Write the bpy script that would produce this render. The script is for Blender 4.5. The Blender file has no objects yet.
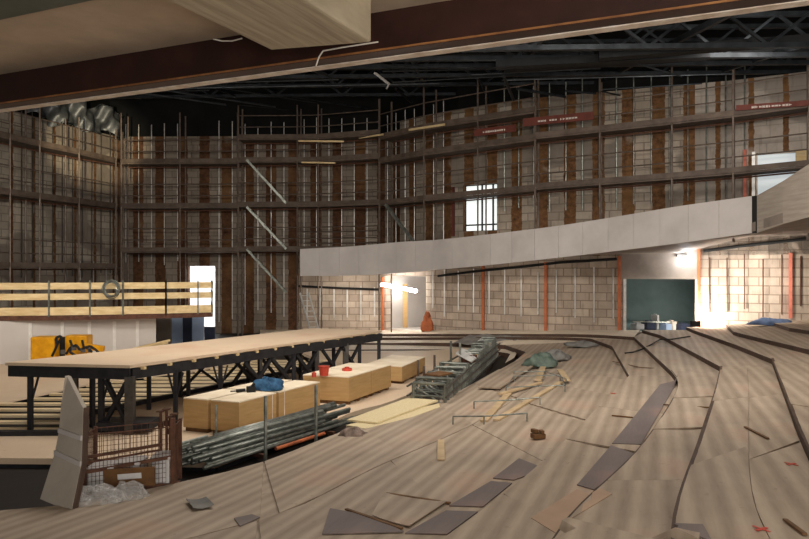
import bpy, math, random
from mathutils import Vector, Matrix
from mathutils.bvhtree import BVHTree
random.seed(7)
S = bpy.context.scene
COL = S.collection
F = 680.0; CX = 404.5; CY = 269.5; E = 2.95      # lens, frame centre, eye height above the pit floor

def G(px, py, h):                     # ground point: h metres relative to the eye
    D = F * (-h) / (py - CY)
    return Vector(((px - CX) / F * D, D, h + E))
def PD(px, py, D):
    return Vector(((px - CX) / F * D, D, (CY - py) / F * D + E))
def XD(px, D, z=0):
    return Vector(((px - CX) / F * D, D, z))

# ------------------------------------------------------------------ materials
def srgb(c):
    return tuple(((v / 255) / 12.92 if v / 255 <= .04045 else ((v / 255 + .055) / 1.055) ** 2.4) for v in c) + (1,)
class NT:
    def __init__(s, name):
        s.m = bpy.data.materials.new(name); s.m.use_nodes = True
        s.t = s.m.node_tree; s.b = s.t.nodes['Principled BSDF']; s.n = s.t.nodes
    def add(s, k, **kw):
        n = s.n.new(k)
        for a, v in kw.items(): setattr(n, a, v)
        return n
    def link(s, a, b): s.t.links.new(a, b)
    def math(s, op, a, b=None, c=None):
        n = s.add('ShaderNodeMath', operation=op)
        for i, v in enumerate((a, b, c)):
            if v is None: continue
            if hasattr(v, 'links') or hasattr(v, 'is_linked'): s.link(v, n.inputs[i])
            else: n.inputs[i].default_value = v
        return n.outputs[0]
    def mix(s, f, a, b, mode='MIX'):
        n = s.add('ShaderNodeMix', data_type='RGBA', blend_type=mode)
        for i, v in ((0, f), (6, a), (7, b)):
            if hasattr(v, 'is_linked'): s.link(v, n.inputs[i])
            else: n.inputs[i].default_value = v
        return n.outputs[2]
    def noise(s, vec, scale, detail=3, rough=.6):
        n = s.add('ShaderNodeTexNoise'); n.inputs['Scale'].default_value = scale
        n.inputs['Detail'].default_value = detail; n.inputs['Roughness'].default_value = rough
        if vec is not None: s.link(vec, n.inputs['Vector'])
        return n.outputs[0]
    def ramp(s, f, a, b, c0=(0,0,0,1), c1=(1,1,1,1)):
        n = s.add('ShaderNodeValToRGB'); r = n.color_ramp.elements
        r[0].position = a; r[0].color = c0; r[1].position = b; r[1].color = c1
        s.link(f, n.inputs[0]); return n.outputs[0]
    def coord(s, kind='Object', scale=(1,1,1), rot=(0,0,0)):
        n = s.add('ShaderNodeTexCoord'); o = n.outputs[kind]
        if any(rot):
            r = s.add('ShaderNodeMapping'); r.inputs['Rotation'].default_value = rot; s.link(o, r.inputs[0]); o = r.outputs[0]
        m = s.add('ShaderNodeMapping'); m.inputs['Scale'].default_value = scale
        s.link(o, m.inputs[0]); return m.outputs[0]
    def bump(s, h, strength=.3, dist=.02):
        n = s.add('ShaderNodeBump'); n.inputs['Strength'].default_value = strength; n.inputs['Distance'].default_value = dist
        s.link(h, n.inputs['Height']); s.link(n.outputs[0], s.b.inputs['Normal'])

def M(name, c, c2=None, rough=.7, metal=0, scale=4, stretch=(1,1,1), bump=.15, spec=.3, rnd=0, rot=(0,0,0)):
    t = NT(name); c = srgb(c)
    c2 = srgb(c2) if c2 else tuple(v * .75 for v in c[:3]) + (1,)
    v = t.coord('Object', stretch, rot)
    n = t.noise(v, scale, 4)
    col = t.mix(t.ramp(n, .3, .7), c2, c)
    if rnd:
        oi = t.add('ShaderNodeObjectInfo')
        f = t.math('MULTIPLY_ADD', oi.outputs['Random'], rnd, 1 - rnd / 2)
        cc = t.add('ShaderNodeCombineColor')
        for i in range(3): t.link(f, cc.inputs[i])
        col = t.mix(1.0, col, cc.outputs[0], 'MULTIPLY')
    t.link(col, t.b.inputs['Base Color'])
    t.b.inputs['Roughness'].default_value = rough; t.b.inputs['Metallic'].default_value = metal
    t.b.inputs['Specular IOR Level'].default_value = spec
    if bump: t.bump(t.noise(v, scale * 6, 3), bump, .01)
    return t.m
def EM(name, c, s):
    t = NT(name); t.b.inputs['Base Color'].default_value = (.8,.8,.8,1)
    t.b.inputs['Emission Color'].default_value = c; t.b.inputs['Emission Strength'].default_value = s
    return t.m

def wood_board(name, ca, cb, lam=.13, rot=0.0, stripe=.55, rnd=.22):  # lam: width of the painted shadow stripes
    """three-ply shuttering sheet: painted shadow stripes, scuffs, stains and footprints of site dirt"""
    t = NT(name); v = t.coord('Object', (1,1,1), (0,0,rot))
    sp = t.add('ShaderNodeSeparateXYZ'); t.link(v, sp.inputs[0])
    wob = t.noise(v, .5, 2)
    x = t.math('ADD', sp.outputs[0], t.math('MULTIPLY', wob, .03))
    s = t.math('SINE', t.math('MULTIPLY', x, math.pi * 2 / (lam * 2)))  # soft bands paint the floor's parallel shadow stripes into the colour
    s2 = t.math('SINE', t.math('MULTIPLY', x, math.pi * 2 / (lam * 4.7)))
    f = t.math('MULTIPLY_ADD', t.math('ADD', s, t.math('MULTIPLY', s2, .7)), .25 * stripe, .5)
    n1 = t.noise(v, .8, 5, .65); n2 = t.noise(t.coord('Object', (14, 1.2, 1), (0,0,rot)), 2.5, 4)
    n3 = t.noise(v, 6, 4, .7)
    f = t.math('ADD', f, t.math('MULTIPLY', t.math('SUBTRACT', n2, .5), .5))
    f = t.math('ADD', f, t.math('MULTIPLY', t.math('SUBTRACT', n1, .5), .9))
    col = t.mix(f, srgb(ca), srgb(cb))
    st = t.ramp(n3, .64, .74)
    col = t.mix(t.math('MULTIPLY', st, .35), col, srgb((84, 66, 56)))
    pk = t.ramp(t.noise(v, .55, 2), .6, .75)
    col = t.mix(t.math('MULTIPLY', pk, .4), col, srgb((190, 138, 112)))
    oi = t.add('ShaderNodeObjectInfo'); ff = t.math('MULTIPLY_ADD', oi.outputs['Random'], rnd, 1 - rnd / 2)
    cc = t.add('ShaderNodeCombineColor')
    for i in range(3): t.link(ff, cc.inputs[i])
    col = t.mix(1.0, col, cc.outputs[0], 'MULTIPLY')
    t.link(col, t.b.inputs['Base Color']); t.b.inputs['Roughness'].default_value = .62
    t.b.inputs['Specular IOR Level'].default_value = .25
    t.bump(n2, .2, .01)
    return t.m

def wall_mat(name, block=(150,138,124), block2=(112,100,88), brown=(108,56,26), stripe=True, bw=.6, bh=.3, grey=0.0, period=1.03, duty=.45, mort=(98,88,78)):
    t = NT(name); uv = t.coord('UV')
    br = t.add('ShaderNodeTexBrick'); t.link(uv, br.inputs[0])
    br.inputs['Scale'].default_value = 1; br.inputs['Brick Width'].default_value = bw; br.inputs['Row Height'].default_value = bh
    br.inputs['Mortar Size'].default_value = .022; br.inputs['Mortar Smooth'].default_value = .3
    br.inputs['Color1'].default_value = srgb(block); br.inputs['Color2'].default_value = srgb(block2); br.inputs['Mortar'].default_value = srgb(mort)
    n = t.noise(uv, 1.3, 5, .65); nf = t.noise(uv, 5, 4, .7)
    col = t.mix(t.math('MULTIPLY', t.ramp(n, .35, .7), .5), br.outputs[0], srgb(tuple(int(v * .62) for v in block)))
    if grey:
        gm = t.ramp(t.noise(t.coord('UV', (.22, .3, 1)), 1.6, 1), .5, .53)
        col = t.mix(t.math('MULTIPLY', gm, grey), col, t.mix(n, srgb((92, 84, 76)), srgb((140, 130, 120))))
    if stripe:
        sp = t.add('ShaderNodeSeparateXYZ'); t.link(uv, sp.inputs[0])
        u = t.math('ADD', sp.outputs[0], t.math('MULTIPLY', t.noise(t.coord('UV', (1, .5, 1)), 4, 4, .75), .16))
        fr = t.math('FRACT', t.math('DIVIDE', u, period))
        m = t.math('LESS_THAN', fr, duty)
        gap = t.ramp(t.noise(t.coord('UV', (.5, .42, 1)), 1.5, 4), .27, .36)
        m = t.math('MULTIPLY', m, gap)
        bc = t.mix(t.ramp(nf, .3, .7), srgb(tuple(int(v * .55) for v in brown)), srgb(brown))
        bc = t.mix(t.math('MULTIPLY', t.ramp(t.noise(uv, .5, 2), .5, .7), .6), bc, srgb((124, 92, 60)))
        col = t.mix(m, col, bc)
    drip = t.ramp(t.noise(t.coord('UV', (5, .5, 1)), 1.6, 4), .55, .8)
    col = t.mix(t.math('MULTIPLY', drip, .45), col, srgb((66, 50, 42)))
    t.link(col, t.b.inputs['Base Color']); t.b.inputs['Roughness'].default_value = .9
    t.b.inputs['Specular IOR Level'].default_value = .1
    t.bump(br.outputs['Fac'], -.4, .02)
    return t.m

def plastic_mat():
    t = NT('plastic_film'); b = t.b
    b.inputs['Base Color'].default_value = (.55,.54,.53,1); b.inputs['Roughness'].default_value = .25
    b.inputs['Transmission Weight'].default_value = .0; b.inputs['Alpha'].default_value = .45
    n = t.noise(t.coord('Object'), 9, 4); t.link(t.math('MULTIPLY_ADD', n, .6, .05), b.inputs['Alpha'])
    return t.m

m = {}
ROT = -math.atan(.37)     # shadow stripes painted into the boards all run one way across the hall
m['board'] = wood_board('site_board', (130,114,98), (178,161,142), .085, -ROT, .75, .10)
m['board_dark'] = wood_board('film_faced_board', (96,86,84), (128,116,112), .2, -ROT, .3, .2)
m['deckply'] = wood_board('deck_ply', (192,168,142), (214,192,166), .5, 0, .15, .08)
m['underlay'] = M('underlay', (112,92,76), (84,68,56), scale=2)
m['riser'] = M('riser_timber', (84,64,52), (58,44,36), scale=3)
m['tread'] = M('tread_concrete', (216,202,182), (190,176,156), scale=1.5)
m['pitfloor'] = M('pit_floor', (44,37,32), (28,24,21), scale=1)
m['timber'] = M('pale_timber', (226,204,158), (196,168,120), scale=3, stretch=(.4,3,3), rnd=.15)
m['joist'] = M('joist_timber', (232,212,176), (196,170,130), scale=2, stretch=(.5,3,3), rnd=.2)
m['pack'] = M('pack_board', (184,150,102), (166,132,86), scale=2, stretch=(1,1,8), bump=.1)
m['packtop'] = M('pack_top', (238,224,200), (214,196,168), scale=2)
m['osb'] = M('osb', (216,200,162), (194,176,136), scale=30)
m['black'] = M('black_steel', (50,50,54), (34,34,38), rough=.55, metal=.3, scale=6)
m['greysteel'] = M('grey_steel', (96,92,88), (70,66,62), rough=.5, metal=.5, scale=6)
m['tube'] = M('scaffold_tube', (116,104,95), (82,68,58), rough=.5, metal=.4, scale=5)
m['tubeg'] = M('galvanised_tube', (160,163,155), (96,101,95), rough=.4, metal=.6, scale=7, rnd=.5)
m['stud'] = M('galvanised_stud', (215,213,208), (170,168,165), rough=.4, metal=.3, scale=4)
m['scafdeck'] = M('scaffold_plank', (100,87,77), (72,60,52), scale=3, rnd=.3)
m['rust'] = M('rust', (108,74,58), (72,48,38), rough=.8, metal=.2, scale=9)
m['orange'] = M('primer_orange', (196,112,70), (152,86,56), scale=5)
m['salmon'] = M('primer_salmon', (206,120,100), (170,92,76), scale=5)
m['redboard'] = M('red_banner', (106,54,44), (84,42,34), scale=3)
m['letter'] = M('letter_pale', (225,215,205), scale=3)
m['band'] = M('parapet_board', (192,186,183), (172,166,163), scale=.8, bump=.05, rnd=.07)
m['band2'] = M('parapet_board_lined', (176,166,154), (150,140,130), scale=1, stretch=(.3,1,14), bump=.3)
m['plaster'] = M('soffit_plaster', (206,188,166), (180,162,142), scale=1.2, bump=.1)
m['green'] = M('soffit_grey', (112,118,108), (90,94,86), scale=1)
m['beam'] = M('primer_brown', (64,38,32), (46,27,24), rough=.5, metal=.1, scale=2)
m['flange'] = M('lit_flange_edge', (170,120,72), (110,70,44), rough=.5, scale=3)
m['white'] = M('white_plaster', (240,232,222), (196,178,160), scale=4)
m['formwork'] = M('board_marked_concrete', (196,184,160), (148,136,116), scale=2.2, stretch=(6,.35,1), bump=.5, rot=(0,0,.443))
m['conc'] = M('concrete', (150,138,128), (112,102,94), scale=.9)
m['drywall'] = M('drywall', (196,190,184), (180,173,167), scale=.6, bump=.03)
m['joint'] = M('joint_compound', (226,222,216), scale=4, bump=.03)
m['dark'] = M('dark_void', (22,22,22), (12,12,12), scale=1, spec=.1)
m['truss'] = M('truss_steel', (58,62,66), (32,35,38), rough=.4, metal=.6, scale=3)
m['rooddark'] = M('dark_duct', (32,34,36), (20,22,24), rough=.5, metal=.3)
m['duct'] = M('duct_steel', (84,88,92), (46,49,52), rough=.35, metal=.8, scale=2)
m['cable'] = M('white_cable', (225,220,210), bump=0)
m['teal'] = M('teal_wall', (132,146,142), (108,122,120), scale=.8)
m['yellow'] = M('machine_yellow', (222,160,20), (180,120,14), rough=.45, scale=4, bump=.05)
m['rubber'] = M('black_rubber', (26,26,26), scale=4)
m['blue'] = M('blue_cloth', (52,98,134), (24,50,78), rough=.8, scale=9, bump=.5)
m['greenbag'] = M('green_tarp', (98,112,100), (60,72,66), rough=.5, scale=8, bump=.4)
m['redbucket'] = M('red_bucket', (196,74,56), rough=.4, scale=3, bump=0)
m['paleblue'] = M('pale_blue_paint', (176,196,224), (150,170,205), rough=.5, scale=2)
m['navy'] = M('navy_paint', (58,64,84), (44,48,64), rough=.5, scale=2)
m['greybox'] = M('grey_crate', (206,204,204), (180,178,178), scale=5)
m['foam'] = M('insulation_sheet', (178,168,156), (156,146,134), rough=.8, scale=1.5, bump=.05)
m['greysheet'] = M('grey_sheeting', (128,126,122), (98,96,92), scale=3)
m['film'] = plastic_mat()
m['dress'] = M('white_room', (240,240,240), (230,230,232), scale=1, bump=0)
m['stack_brown'] = M('weathered_wood', (116,82,48), (80,54,32), scale=5)
m['wall_upper'] = wall_mat('block_wall_upper', (144,132,119), (118,108,98), (98,68,49), duty=.46, mort=(104,94,86))
m['wall_upper_r'] = wall_mat('block_wall_upper_right', (172,160,146), (140,128,114), (120,86,58), grey=.9, duty=.42, mort=(120,108,98))
m['wall_left'] = wall_mat('block_wall_left', (168,158,144), (150,140,126), (110,78,54), grey=1.0, duty=.12, mort=(124,114,104))
m['wall_lower'] = wall_mat('block_wall_lower', (196,180,164), (166,150,136), stripe=False, bw=.62, bh=.3, mort=(138,122,108))
m['tubelamp'] = EM('fluorescent', (1,.98,.94,1), 45)
m['bulb'] = EM('bulb', (.9,.95,1,1), 60)
m['daylight'] = EM('daylight_pane', (.93,1,.96,1), .85)
m['skypane'] = EM('blue_pane', (.30,.42,.47,1), .55)

# ------------------------------------------------------------------ mesh helpers
class MB:
    def __init__(s): s.v = []; s.f = []; s.uv = None; s.mi = []; s.cur = 0
    def _f(s, *fs):
        for f in fs: s.f.append(f); s.mi.append(s.cur)
    def hexa(s, p):                   # 8 points: bottom 4 ccw, top 4
        b = len(s.v); s.v += [Vector(q) for q in p]
        s._f(*[tuple(b + i for i in q) for q in ((3,2,1,0),(4,5,6,7),(0,1,5,4),(1,2,6,5),(2,3,7,6),(3,0,4,7))])
        return s
    def box(s, c, d, rz=0, bev=0):
        c = Vector(c); R = Matrix.Rotation(rz, 3, 'Z'); x, y, z = d[0]/2, d[1]/2, d[2]/2
        return s.hexa([c + R @ Vector(q) for q in ((-x,-y,-z),(x,-y,-z),(x,y,-z),(-x,y,-z),(-x,-y,z),(x,-y,z),(x,y,z),(-x,y,z))])
    def bar(s, a, b, w, h, up=(0,0,1)):
        a = Vector(a); b = Vector(b); d = (b - a).normalized(); up = Vector(up)
        if abs(d.dot(up)) > .98: up = Vector((0,1,0))
        sx = d.cross(up).normalized() * w / 2; u = sx.cross(d).normalized() * h / 2
        return s.hexa([a - sx - u, b - sx - u, b + sx - u, a + sx - u, a - sx + u, b - sx + u, b + sx + u, a + sx + u])
    def tube(s, a, b, r, n=8, r2=None):
        a = Vector(a); b = Vector(b); d = (b - a).normalized(); r2 = r if r2 is None else r2
        u = Vector((0,0,1)) if abs(d.z) < .9 else Vector((1,0,0))
        x = d.cross(u).normalized(); y = d.cross(x); k = len(s.v)
        for p, rr in ((a, r), (b, r2)):
            for i in range(n):
                t = 2 * math.pi * i / n; s.v.append(p + (x * math.cos(t) + y * math.sin(t)) * rr)
        for i in range(n):
            j = (i + 1) % n; s._f((k + i, k + j, k + n + j, k + n + i))
        s._f(tuple(k + n - 1 - i for i in range(n)), tuple(k + n + i for i in range(n)))
        return s
    def path(s, pts, r, n=6):
        for a, b in zip(pts, pts[1:]): s.tube(a, b, r, n)
        return s
    def poly(s, pts, thick, axis=(0,0,1)):    # extruded polygon
        k = len(s.v); ax = Vector(axis).normalized() * thick; n = len(pts)
        s.v += [Vector(p) for p in pts] + [Vector(p) + ax for p in pts]
        s._f(tuple(k + n - 1 - i for i in range(n)), tuple(k + n + i for i in range(n)))
        for i in range(n):
            j = (i + 1) % n; s._f((k + i, k + j, k + n + j, k + n + i))
        return s
    def grid(s, fn, nu, nv, thick=0):
        k = len(s.v)
        for i in range(nu + 1):
            for j in range(nv + 1): s.v.append(Vector(fn(i / nu, j / nv)))
        W = nv + 1
        for i in range(nu):
            for j in range(nv): s._f((k + i*W + j, k + (i+1)*W + j, k + (i+1)*W + j + 1, k + i*W + j + 1))
        if thick:
            k2 = len(s.v)
            for q in range((nu + 1) * W): s.v.append(s.v[k + q] - Vector((0,0,thick)))
            for i in range(nu):
                for j in range(nv): s._f((k2 + i*W + j + 1, k2 + (i+1)*W + j + 1, k2 + (i+1)*W + j, k2 + i*W + j))
            ring = [i*W for i in range(nu + 1)] + [nu*W + j for j in range(1, nv + 1)] + [i*W + nv for i in range(nu - 1, -1, -1)] + [j for j in range(nv - 1, 0, -1)]
            for a, b in zip(ring, ring[1:] + ring[:1]): s._f((k + a, k + b, k2 + b, k2 + a))
        return s
    def build(s, name, mats, parent=None, smooth=False, bevel=0):
        if not isinstance(mats, (list, tuple)): mats = [mats]
        org = Vector((0,0,0))
        if parent is None and s.v:
            xs = [p.x for p in s.v]; ys = [p.y for p in s.v]; zs = [p.z for p in s.v]
            org = Vector(((min(xs)+max(xs))/2, (min(ys)+max(ys))/2, min(zs)))
        elif parent is not None: org = parent_world(parent)
        me = bpy.data.meshes.new(name); me.from_pydata([tuple(p - org) for p in s.v], [], s.f)
        for x in mats: me.materials.append(x)
        for i, p in enumerate(me.polygons): p.material_index = s.mi[i] if len(mats) > 1 else 0; p.use_smooth = smooth
        if s.uv:
            l = me.uv_layers.new(name='UVMap')
            for p in me.polygons:
                for li in p.loop_indices: l.data[li].uv = s.uv[me.loops[li].vertex_index]
        o = bpy.data.objects.new(name, me); COL.objects.link(o)
        if parent: o.parent = parent
        else: o.location = org
        if bevel:
            b = o.modifiers.new('b', 'BEVEL'); b.width = bevel; b.segments = 2; b.limit_method = 'ANGLE'
        me.update(); return o
def parent_world(o):
    v = Vector(o.location)
    while o.parent: o = o.parent; v += Vector(o.location)
    return v
def tag(o, label, cat, group=None, kind=None):
    if label: o['label'] = label
    if cat: o['category'] = cat
    if group: o['group'] = group
    if kind: o['kind'] = kind
    return o
def thing(name, label, cat, loc, group=None):
    o = bpy.data.objects.new(name, None); COL.objects.link(o); o.location = loc; o.empty_display_size = .2
    return tag(o, label, cat, group)
def struct(name, mb, mat, **k):
    o = mb.build(name, mat, **k); o['kind'] = 'structure'; return o
def copy_tree(o, loc, label=None, group=None):
    c = o.copy(); COL.objects.link(c); c.location = loc
    if label: c['label'] = label
    if group: c['group'] = group
    for ch in list(o.children):
        d = ch.copy(); COL.objects.link(d); d.parent = c
        for g in list(ch.children):
            e = g.copy(); COL.objects.link(e); e.parent = d
    return c
ORD = ['first','second','third','fourth','fifth','sixth','seventh','eighth','ninth','tenth','eleventh','twelfth','thirteenth','fourteenth','fifteenth','sixteenth','seventeenth','eighteenth','nineteenth','twentieth']

# ------------------------------------------------------------------ walls (plan polyline through view angles)
WALL = [(-150,20.5),(0,26),(60,28.7),(118,31.5),(200,31.4),(300,31.3),(380,31),(450,27.8),(540,25.7),(650,24.3),(730,23.4),(809,22.3),(900,20.8),(1000,19)]
def wall_xy(px, off=0):
    for (a, da), (b, db) in zip(WALL, WALL[1:]):
        if a <= px <= b:
            A = XD(a, da); B = XD(b, db); r = (px - CX) / F
            # intersect the sight line with the wall segment
            t = (r * A.y - A.x) / ((B.x - A.x) - r * (B.y - A.y))
            p = A + (B - A) * t; d = (B - A).normalized(); n = Vector((d.y, -d.x, 0))
            return Vector((p.x, p.y, 0)) + n * off
NODE_PX = [a for a, _ in WALL]
def wall_len(px):
    L = 0; last = wall_xy(NODE_PX[0])
    for q in NODE_PX[1:]:
        if q >= px: break
        cur = wall_xy(q); L += (cur - last).length; last = cur
    return L + (wall_xy(px) - last).length
def wz(px, py): return (CY - py) / F * wall_xy(px).y + E
def build_wall(name, pa, pb, z0, z1, mat, holes=(), step=12):
    """holes: (pxa, pxb, zb, zt) real openings through the wall; reveals 0.3 m deep"""
    us = sorted(set([pa, pb] + [p for p in range(int(pa), int(pb), step)] + [q for h in holes for q in h[:2]] + [q for q in NODE_PX if pa < q < pb]))
    zs = sorted(set([z0, z1] + [q for h in holes for q in h[2:4]]))
    mb = MB(); mb.uv = []
    for i, u in enumerate(us):
        p = wall_xy(u); L = wall_len(u)
        for z in zs: mb.v.append(Vector((p.x, p.y, z))); mb.uv.append((L, z))
    W = len(zs)
    for i in range(len(us) - 1):
        for j in range(W - 1):
            um = (us[i] + us[i+1]) / 2; zm = (zs[j] + zs[j+1]) / 2
            if any(h[0] < um < h[1] and h[2] < zm < h[3] for h in holes): continue
            mb._f((i*W + j, (i+1)*W + j, (i+1)*W + j + 1, i*W + j + 1))
    for h in holes:
        A = wall_xy(h[0]); B = wall_xy(h[1]); A2 = wall_xy(h[0], -.3); B2 = wall_xy(h[1], -.3)
        for (p, q, za, zb2, zc, zd) in ((A, A2, h[2], h[2], h[3], h[3]), (B, B2, h[2], h[2], h[3], h[3])):
            k = len(mb.v); mb.v += [Vector((p.x,p.y,h[2])), Vector((q.x,q.y,h[2])), Vector((q.x,q.y,h[3])), Vector((p.x,p.y,h[3]))]
            mb.uv += [(0,h[2]),(.3,h[2]),(.3,h[3]),(0,h[3])]; mb._f((k,k+1,k+2,k+3))
        for z in (h[2], h[3]):
            k = len(mb.v); mb.v += [Vector((p.x,p.y,z)) for p in (A,B,B2,A2)]; mb.uv += [(0,0),(2,0),(2,.3),(0,.3)]; mb._f((k,k+1,k+2,k+3))
    return struct(name, mb, mat)
ZT = E + 6.15
# left oblique wall, centre wall, right wall upper, right wall lower
build_wall('wall_left', -150, 118, 0, ZT, m['wall_left'])
build_wall('wall_back', 118, 300, 0, ZT, m['wall_upper'], holes=[(188,215,wz(200,327),wz(200,266))])
build_wall('wall_back', 300, 400, E + .1, ZT, m['wall_upper'])
build_wall('wall_back', 400, 500, E + .3, ZT + .35, m['wall_upper_r'], holes=[(463,497,wz(480,231),wz(480,184))])
build_wall('wall_right', 500, 695, E + .5, ZT + .35, m['wall_upper_r'])
build_wall('wall_right', 695, 1000, E + .5, ZT + .35, wall_mat('plain_wall_upper', (176,166,156), (160,150,140), (120,86,58), grey=.6, duty=.16, bw=1.2, bh=.6, mort=(150,140,130)), holes=[(756,798,wz(776,200),wz(776,152))])
LOW = [(386,426,wz(405,331),wz(405,276)),(626,695,wz(660,333),wz(660,279))]
for a, b, hl, zt in ((300,400,LOW[:1],E+.1),(400,500,LOW[:1],E+.3),(500,1000,LOW[1:],E+.5)): pass
build_wall('wall_back', 300, 600, 0, E + .5, m['wall_lower'], holes=LOW[:1])
build_wall('wall_right', 600, 1000, 0, E + 1.2, m['wall_lower'], holes=LOW[1:])

# dark upper void above the wall heads, and the roof
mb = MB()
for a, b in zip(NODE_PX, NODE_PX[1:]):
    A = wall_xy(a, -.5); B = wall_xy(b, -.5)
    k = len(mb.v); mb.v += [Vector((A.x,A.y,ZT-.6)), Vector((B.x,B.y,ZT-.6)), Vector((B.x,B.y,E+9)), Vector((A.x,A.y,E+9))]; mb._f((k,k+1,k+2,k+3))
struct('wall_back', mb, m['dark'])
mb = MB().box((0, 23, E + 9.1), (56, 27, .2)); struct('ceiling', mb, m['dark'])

# rooms behind the openings ---------------------------------------------------
def room(name, pa, pb, zb, zt, depth, mat, extra=.6):
    A = wall_xy(pa, -.3); B = wall_xy(pb, -.3); d = (B - A).normalized(); n = Vector((-d.y, d.x, 0))
    A = A - d * extra; B = B + d * extra; A2 = A + n * depth; B2 = B + n * depth
    zt += .3; mb = MB(); z = Vector((0,0,1))
    P = [A + z*zb, B + z*zb, B2 + z*zb, A2 + z*zb, A + z*zt, B + z*zt, B2 + z*zt, A2 + z*zt]
    mb.v += P; mb._f((0,1,2,3),(4,5,6,7),(3,2,6,7),(0,3,7,4),(1,2,6,5))
    return struct(name, mb, mat), (A + B) / 2 + n * depth * .5, d, n
def area(name, loc, size, power, col=(1,1,1), target=None, shape='SQUARE', size_y=None, spread=None):
    l = bpy.data.lights.new(name, 'AREA'); l.energy = power; l.color = col; l.size = size
    if size_y: l.shape = 'RECTANGLE'; l.size_y = size_y
    if spread: l.spread = spread
    o = bpy.data.objects.new(name, l); COL.objects.link(o); o.location = loc
    if target is not None: o.rotation_euler = (Vector(target) - Vector(loc)).to_track_quat('-Z', 'Y').to_euler()
    return o
def point(name, loc, power, col=(1,1,1), r=.1):
    l = bpy.data.lights.new(name, 'POINT'); l.energy = power; l.color = col; l.shadow_soft_size = r
    o = bpy.data.objects.new(name, l); COL.objects.link(o); o.location = loc; return o

_, c, d, n = room('wall_room', 188, 215, wz(200,327), wz(200,266), 2.2, m['dress'])
area('doorway_room_lamp', (c.x, c.y, wz(200,266) + .1), 1.4, 115, (1,1,1), (c.x, c.y, 0))
_, c, d, n = room('wall_room', 386, 426, wz(405,331), wz(405,276), 3.0, m['drywall'], .2)
_, c2, d2, n2 = room('wall_room', 626, 695, wz(660,333), wz(660,279), 6.0, m['teal'], .8)
area('teal_room_lamp', (c2.x, c2.y, wz(660,279) + .2), 1.0, 26, (.9,1,1), (c2.x, c2.y, 0))

# tall window with transoms and its bright pane
def window(name, pa, pb, ya, yb, pane, bars, frame):
    zb = wz((pa+pb)/2, yb); zt = wz((pa+pb)/2, ya); A = wall_xy(pa, -.28); B = wall_xy(pb, -.28); d = (B-A).normalized()
    root = bpy.data.objects.new(name, None); COL.objects.link(root); root.location = (A.x, A.y, zb); root['kind'] = 'structure'
    z = Vector((0,0,1))
    MB().bar(A + z*((zb+zt)/2), B + z*((zb+zt)/2), .02, zt - zb).build('pane', pane, root)
    f = MB(); off = Vector((d.y, -d.x, 0)) * .06
    for t in bars[0]: p = A + (B-A)*t + off; f.bar(p + z*zb, p + z*zt, .07, .07)
    for t in bars[1]: zz = zb + (zt-zb)*t; f.bar(A + off + z*zz, B + off + z*zz, .05, .06)
    f.build('frame', frame, root)
window('window_1', 463, 497, 184, 231, m['daylight'], ([.0,.5,.82,1],[0,.14,1]), m['black'])
window('window_2', 756, 798, 152, 200, m['skypane'], ([0,1],[0,1]), m['white'])

# ------------------------------------------------------------------ raked floor: edges of the steps
def catmull(pts, n):
    P = [pts[0]] + list(pts) + [pts[-1]]; out = []
    dens = []
    for i in range(1, len(P) - 2):
        p0, p1, p2, p3 = P[i-1], P[i], P[i+1], P[i+2]
        for k in range(12):
            t = k / 12; out.append(.5 * ((2*p1) + (p2-p0)*t + (2*p0-5*p1+4*p2-p3)*t*t + (3*p1-p0-3*p2+p3)*t**3))
    out.append(P[-1]); L = [0]
    for a, b in zip(out, out[1:]): L.append(L[-1] + (b-a).length)
    res = []; j = 0
    for i in range(n + 1):
        s = L[-1] * i / n
        while j < len(L) - 2 and L[j+1] < s: j += 1
        t = (s - L[j]) / max(1e-6, L[j+1] - L[j]); res.append(out[j].lerp(out[j+1], min(1, max(0, t))))
    return res
def pt(q):
    if q[0] == 'w': p = wall_xy(q[1], -.02); return Vector((p.x, p.y, q[2] + E))
    if q[0] == 'x': return Vector((q[1], q[2], q[3] + E))
    return G(*q)
def edge(far, mid, near, nf=24, nm=16, nn=48):
    far = [pt(q) for q in far] if far else None; mid = [pt(q) for q in mid]
    if far: mid = [far[-1]] + mid
    near = [mid[-1]] + [pt(q) for q in near]
    return [catmull(far, nf) if far else None, lin(mid, nm), catmull(near, nn)]
def lin(pts, n):
    L = [0]
    for a, b in zip(pts, pts[1:]): L.append(L[-1] + (b-a).length)
    res = []; j = 0
    for i in range(n + 1):
        q = L[-1] * i / n
        while j < len(L) - 2 and L[j+1] < q: j += 1
        res.append(pts[j].lerp(pts[j+1], min(1, (q - L[j]) / max(1e-6, L[j+1]-L[j]))))
    return res
ST = .105
E0 = edge([(260,344,-2.8),(300,344,-2.8),(380,343,-2.79),(460,343,-2.7),(505,345,-2.65)], [(526,352,-2.62),(515,361,-2.6)],
          [(497,371,-2.58),(440,401,-2.56),(345,432,-2.53),(265,463,-2.5),(180,484,-2.47),(70,507,-2.45),(0,512,-2.43),('x',-5.6,6.2,-2.42),('x',-9,6.0,-2.4)])
E1 = edge([(260,338,-2.76),(300,338,-2.76),(380,337.5,-2.74),(540,337,-2.42),(590,338.5,-2.34)], [(612,346,-2.3),(629,375.5,-2.25)],
          [(606,400,-2.21),(545,461,-2.13),(447,539,-2.07),('x',-.6,3.6,-2.03),('x',-2.6,2.6,-2.0),('x',-5.5,2,-2.0),('x',-9,1.8,-2.0)])
E2 = edge([(260,334,-2.72),(300,334,-2.72),(380,334,-2.7),(540,334,-2.36),(590,334.5,-2.25),(634,337,-2.17)], [(671,371,-2.1)],
          [(678,388,-2.07),(643,445,-2.0),(563,526,-1.93),('x',.4,3.2,-1.88),('x',-1.2,1.2,-1.85),('x',-5,0.2,-1.85),('x',-9,0,-1.85)])
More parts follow.
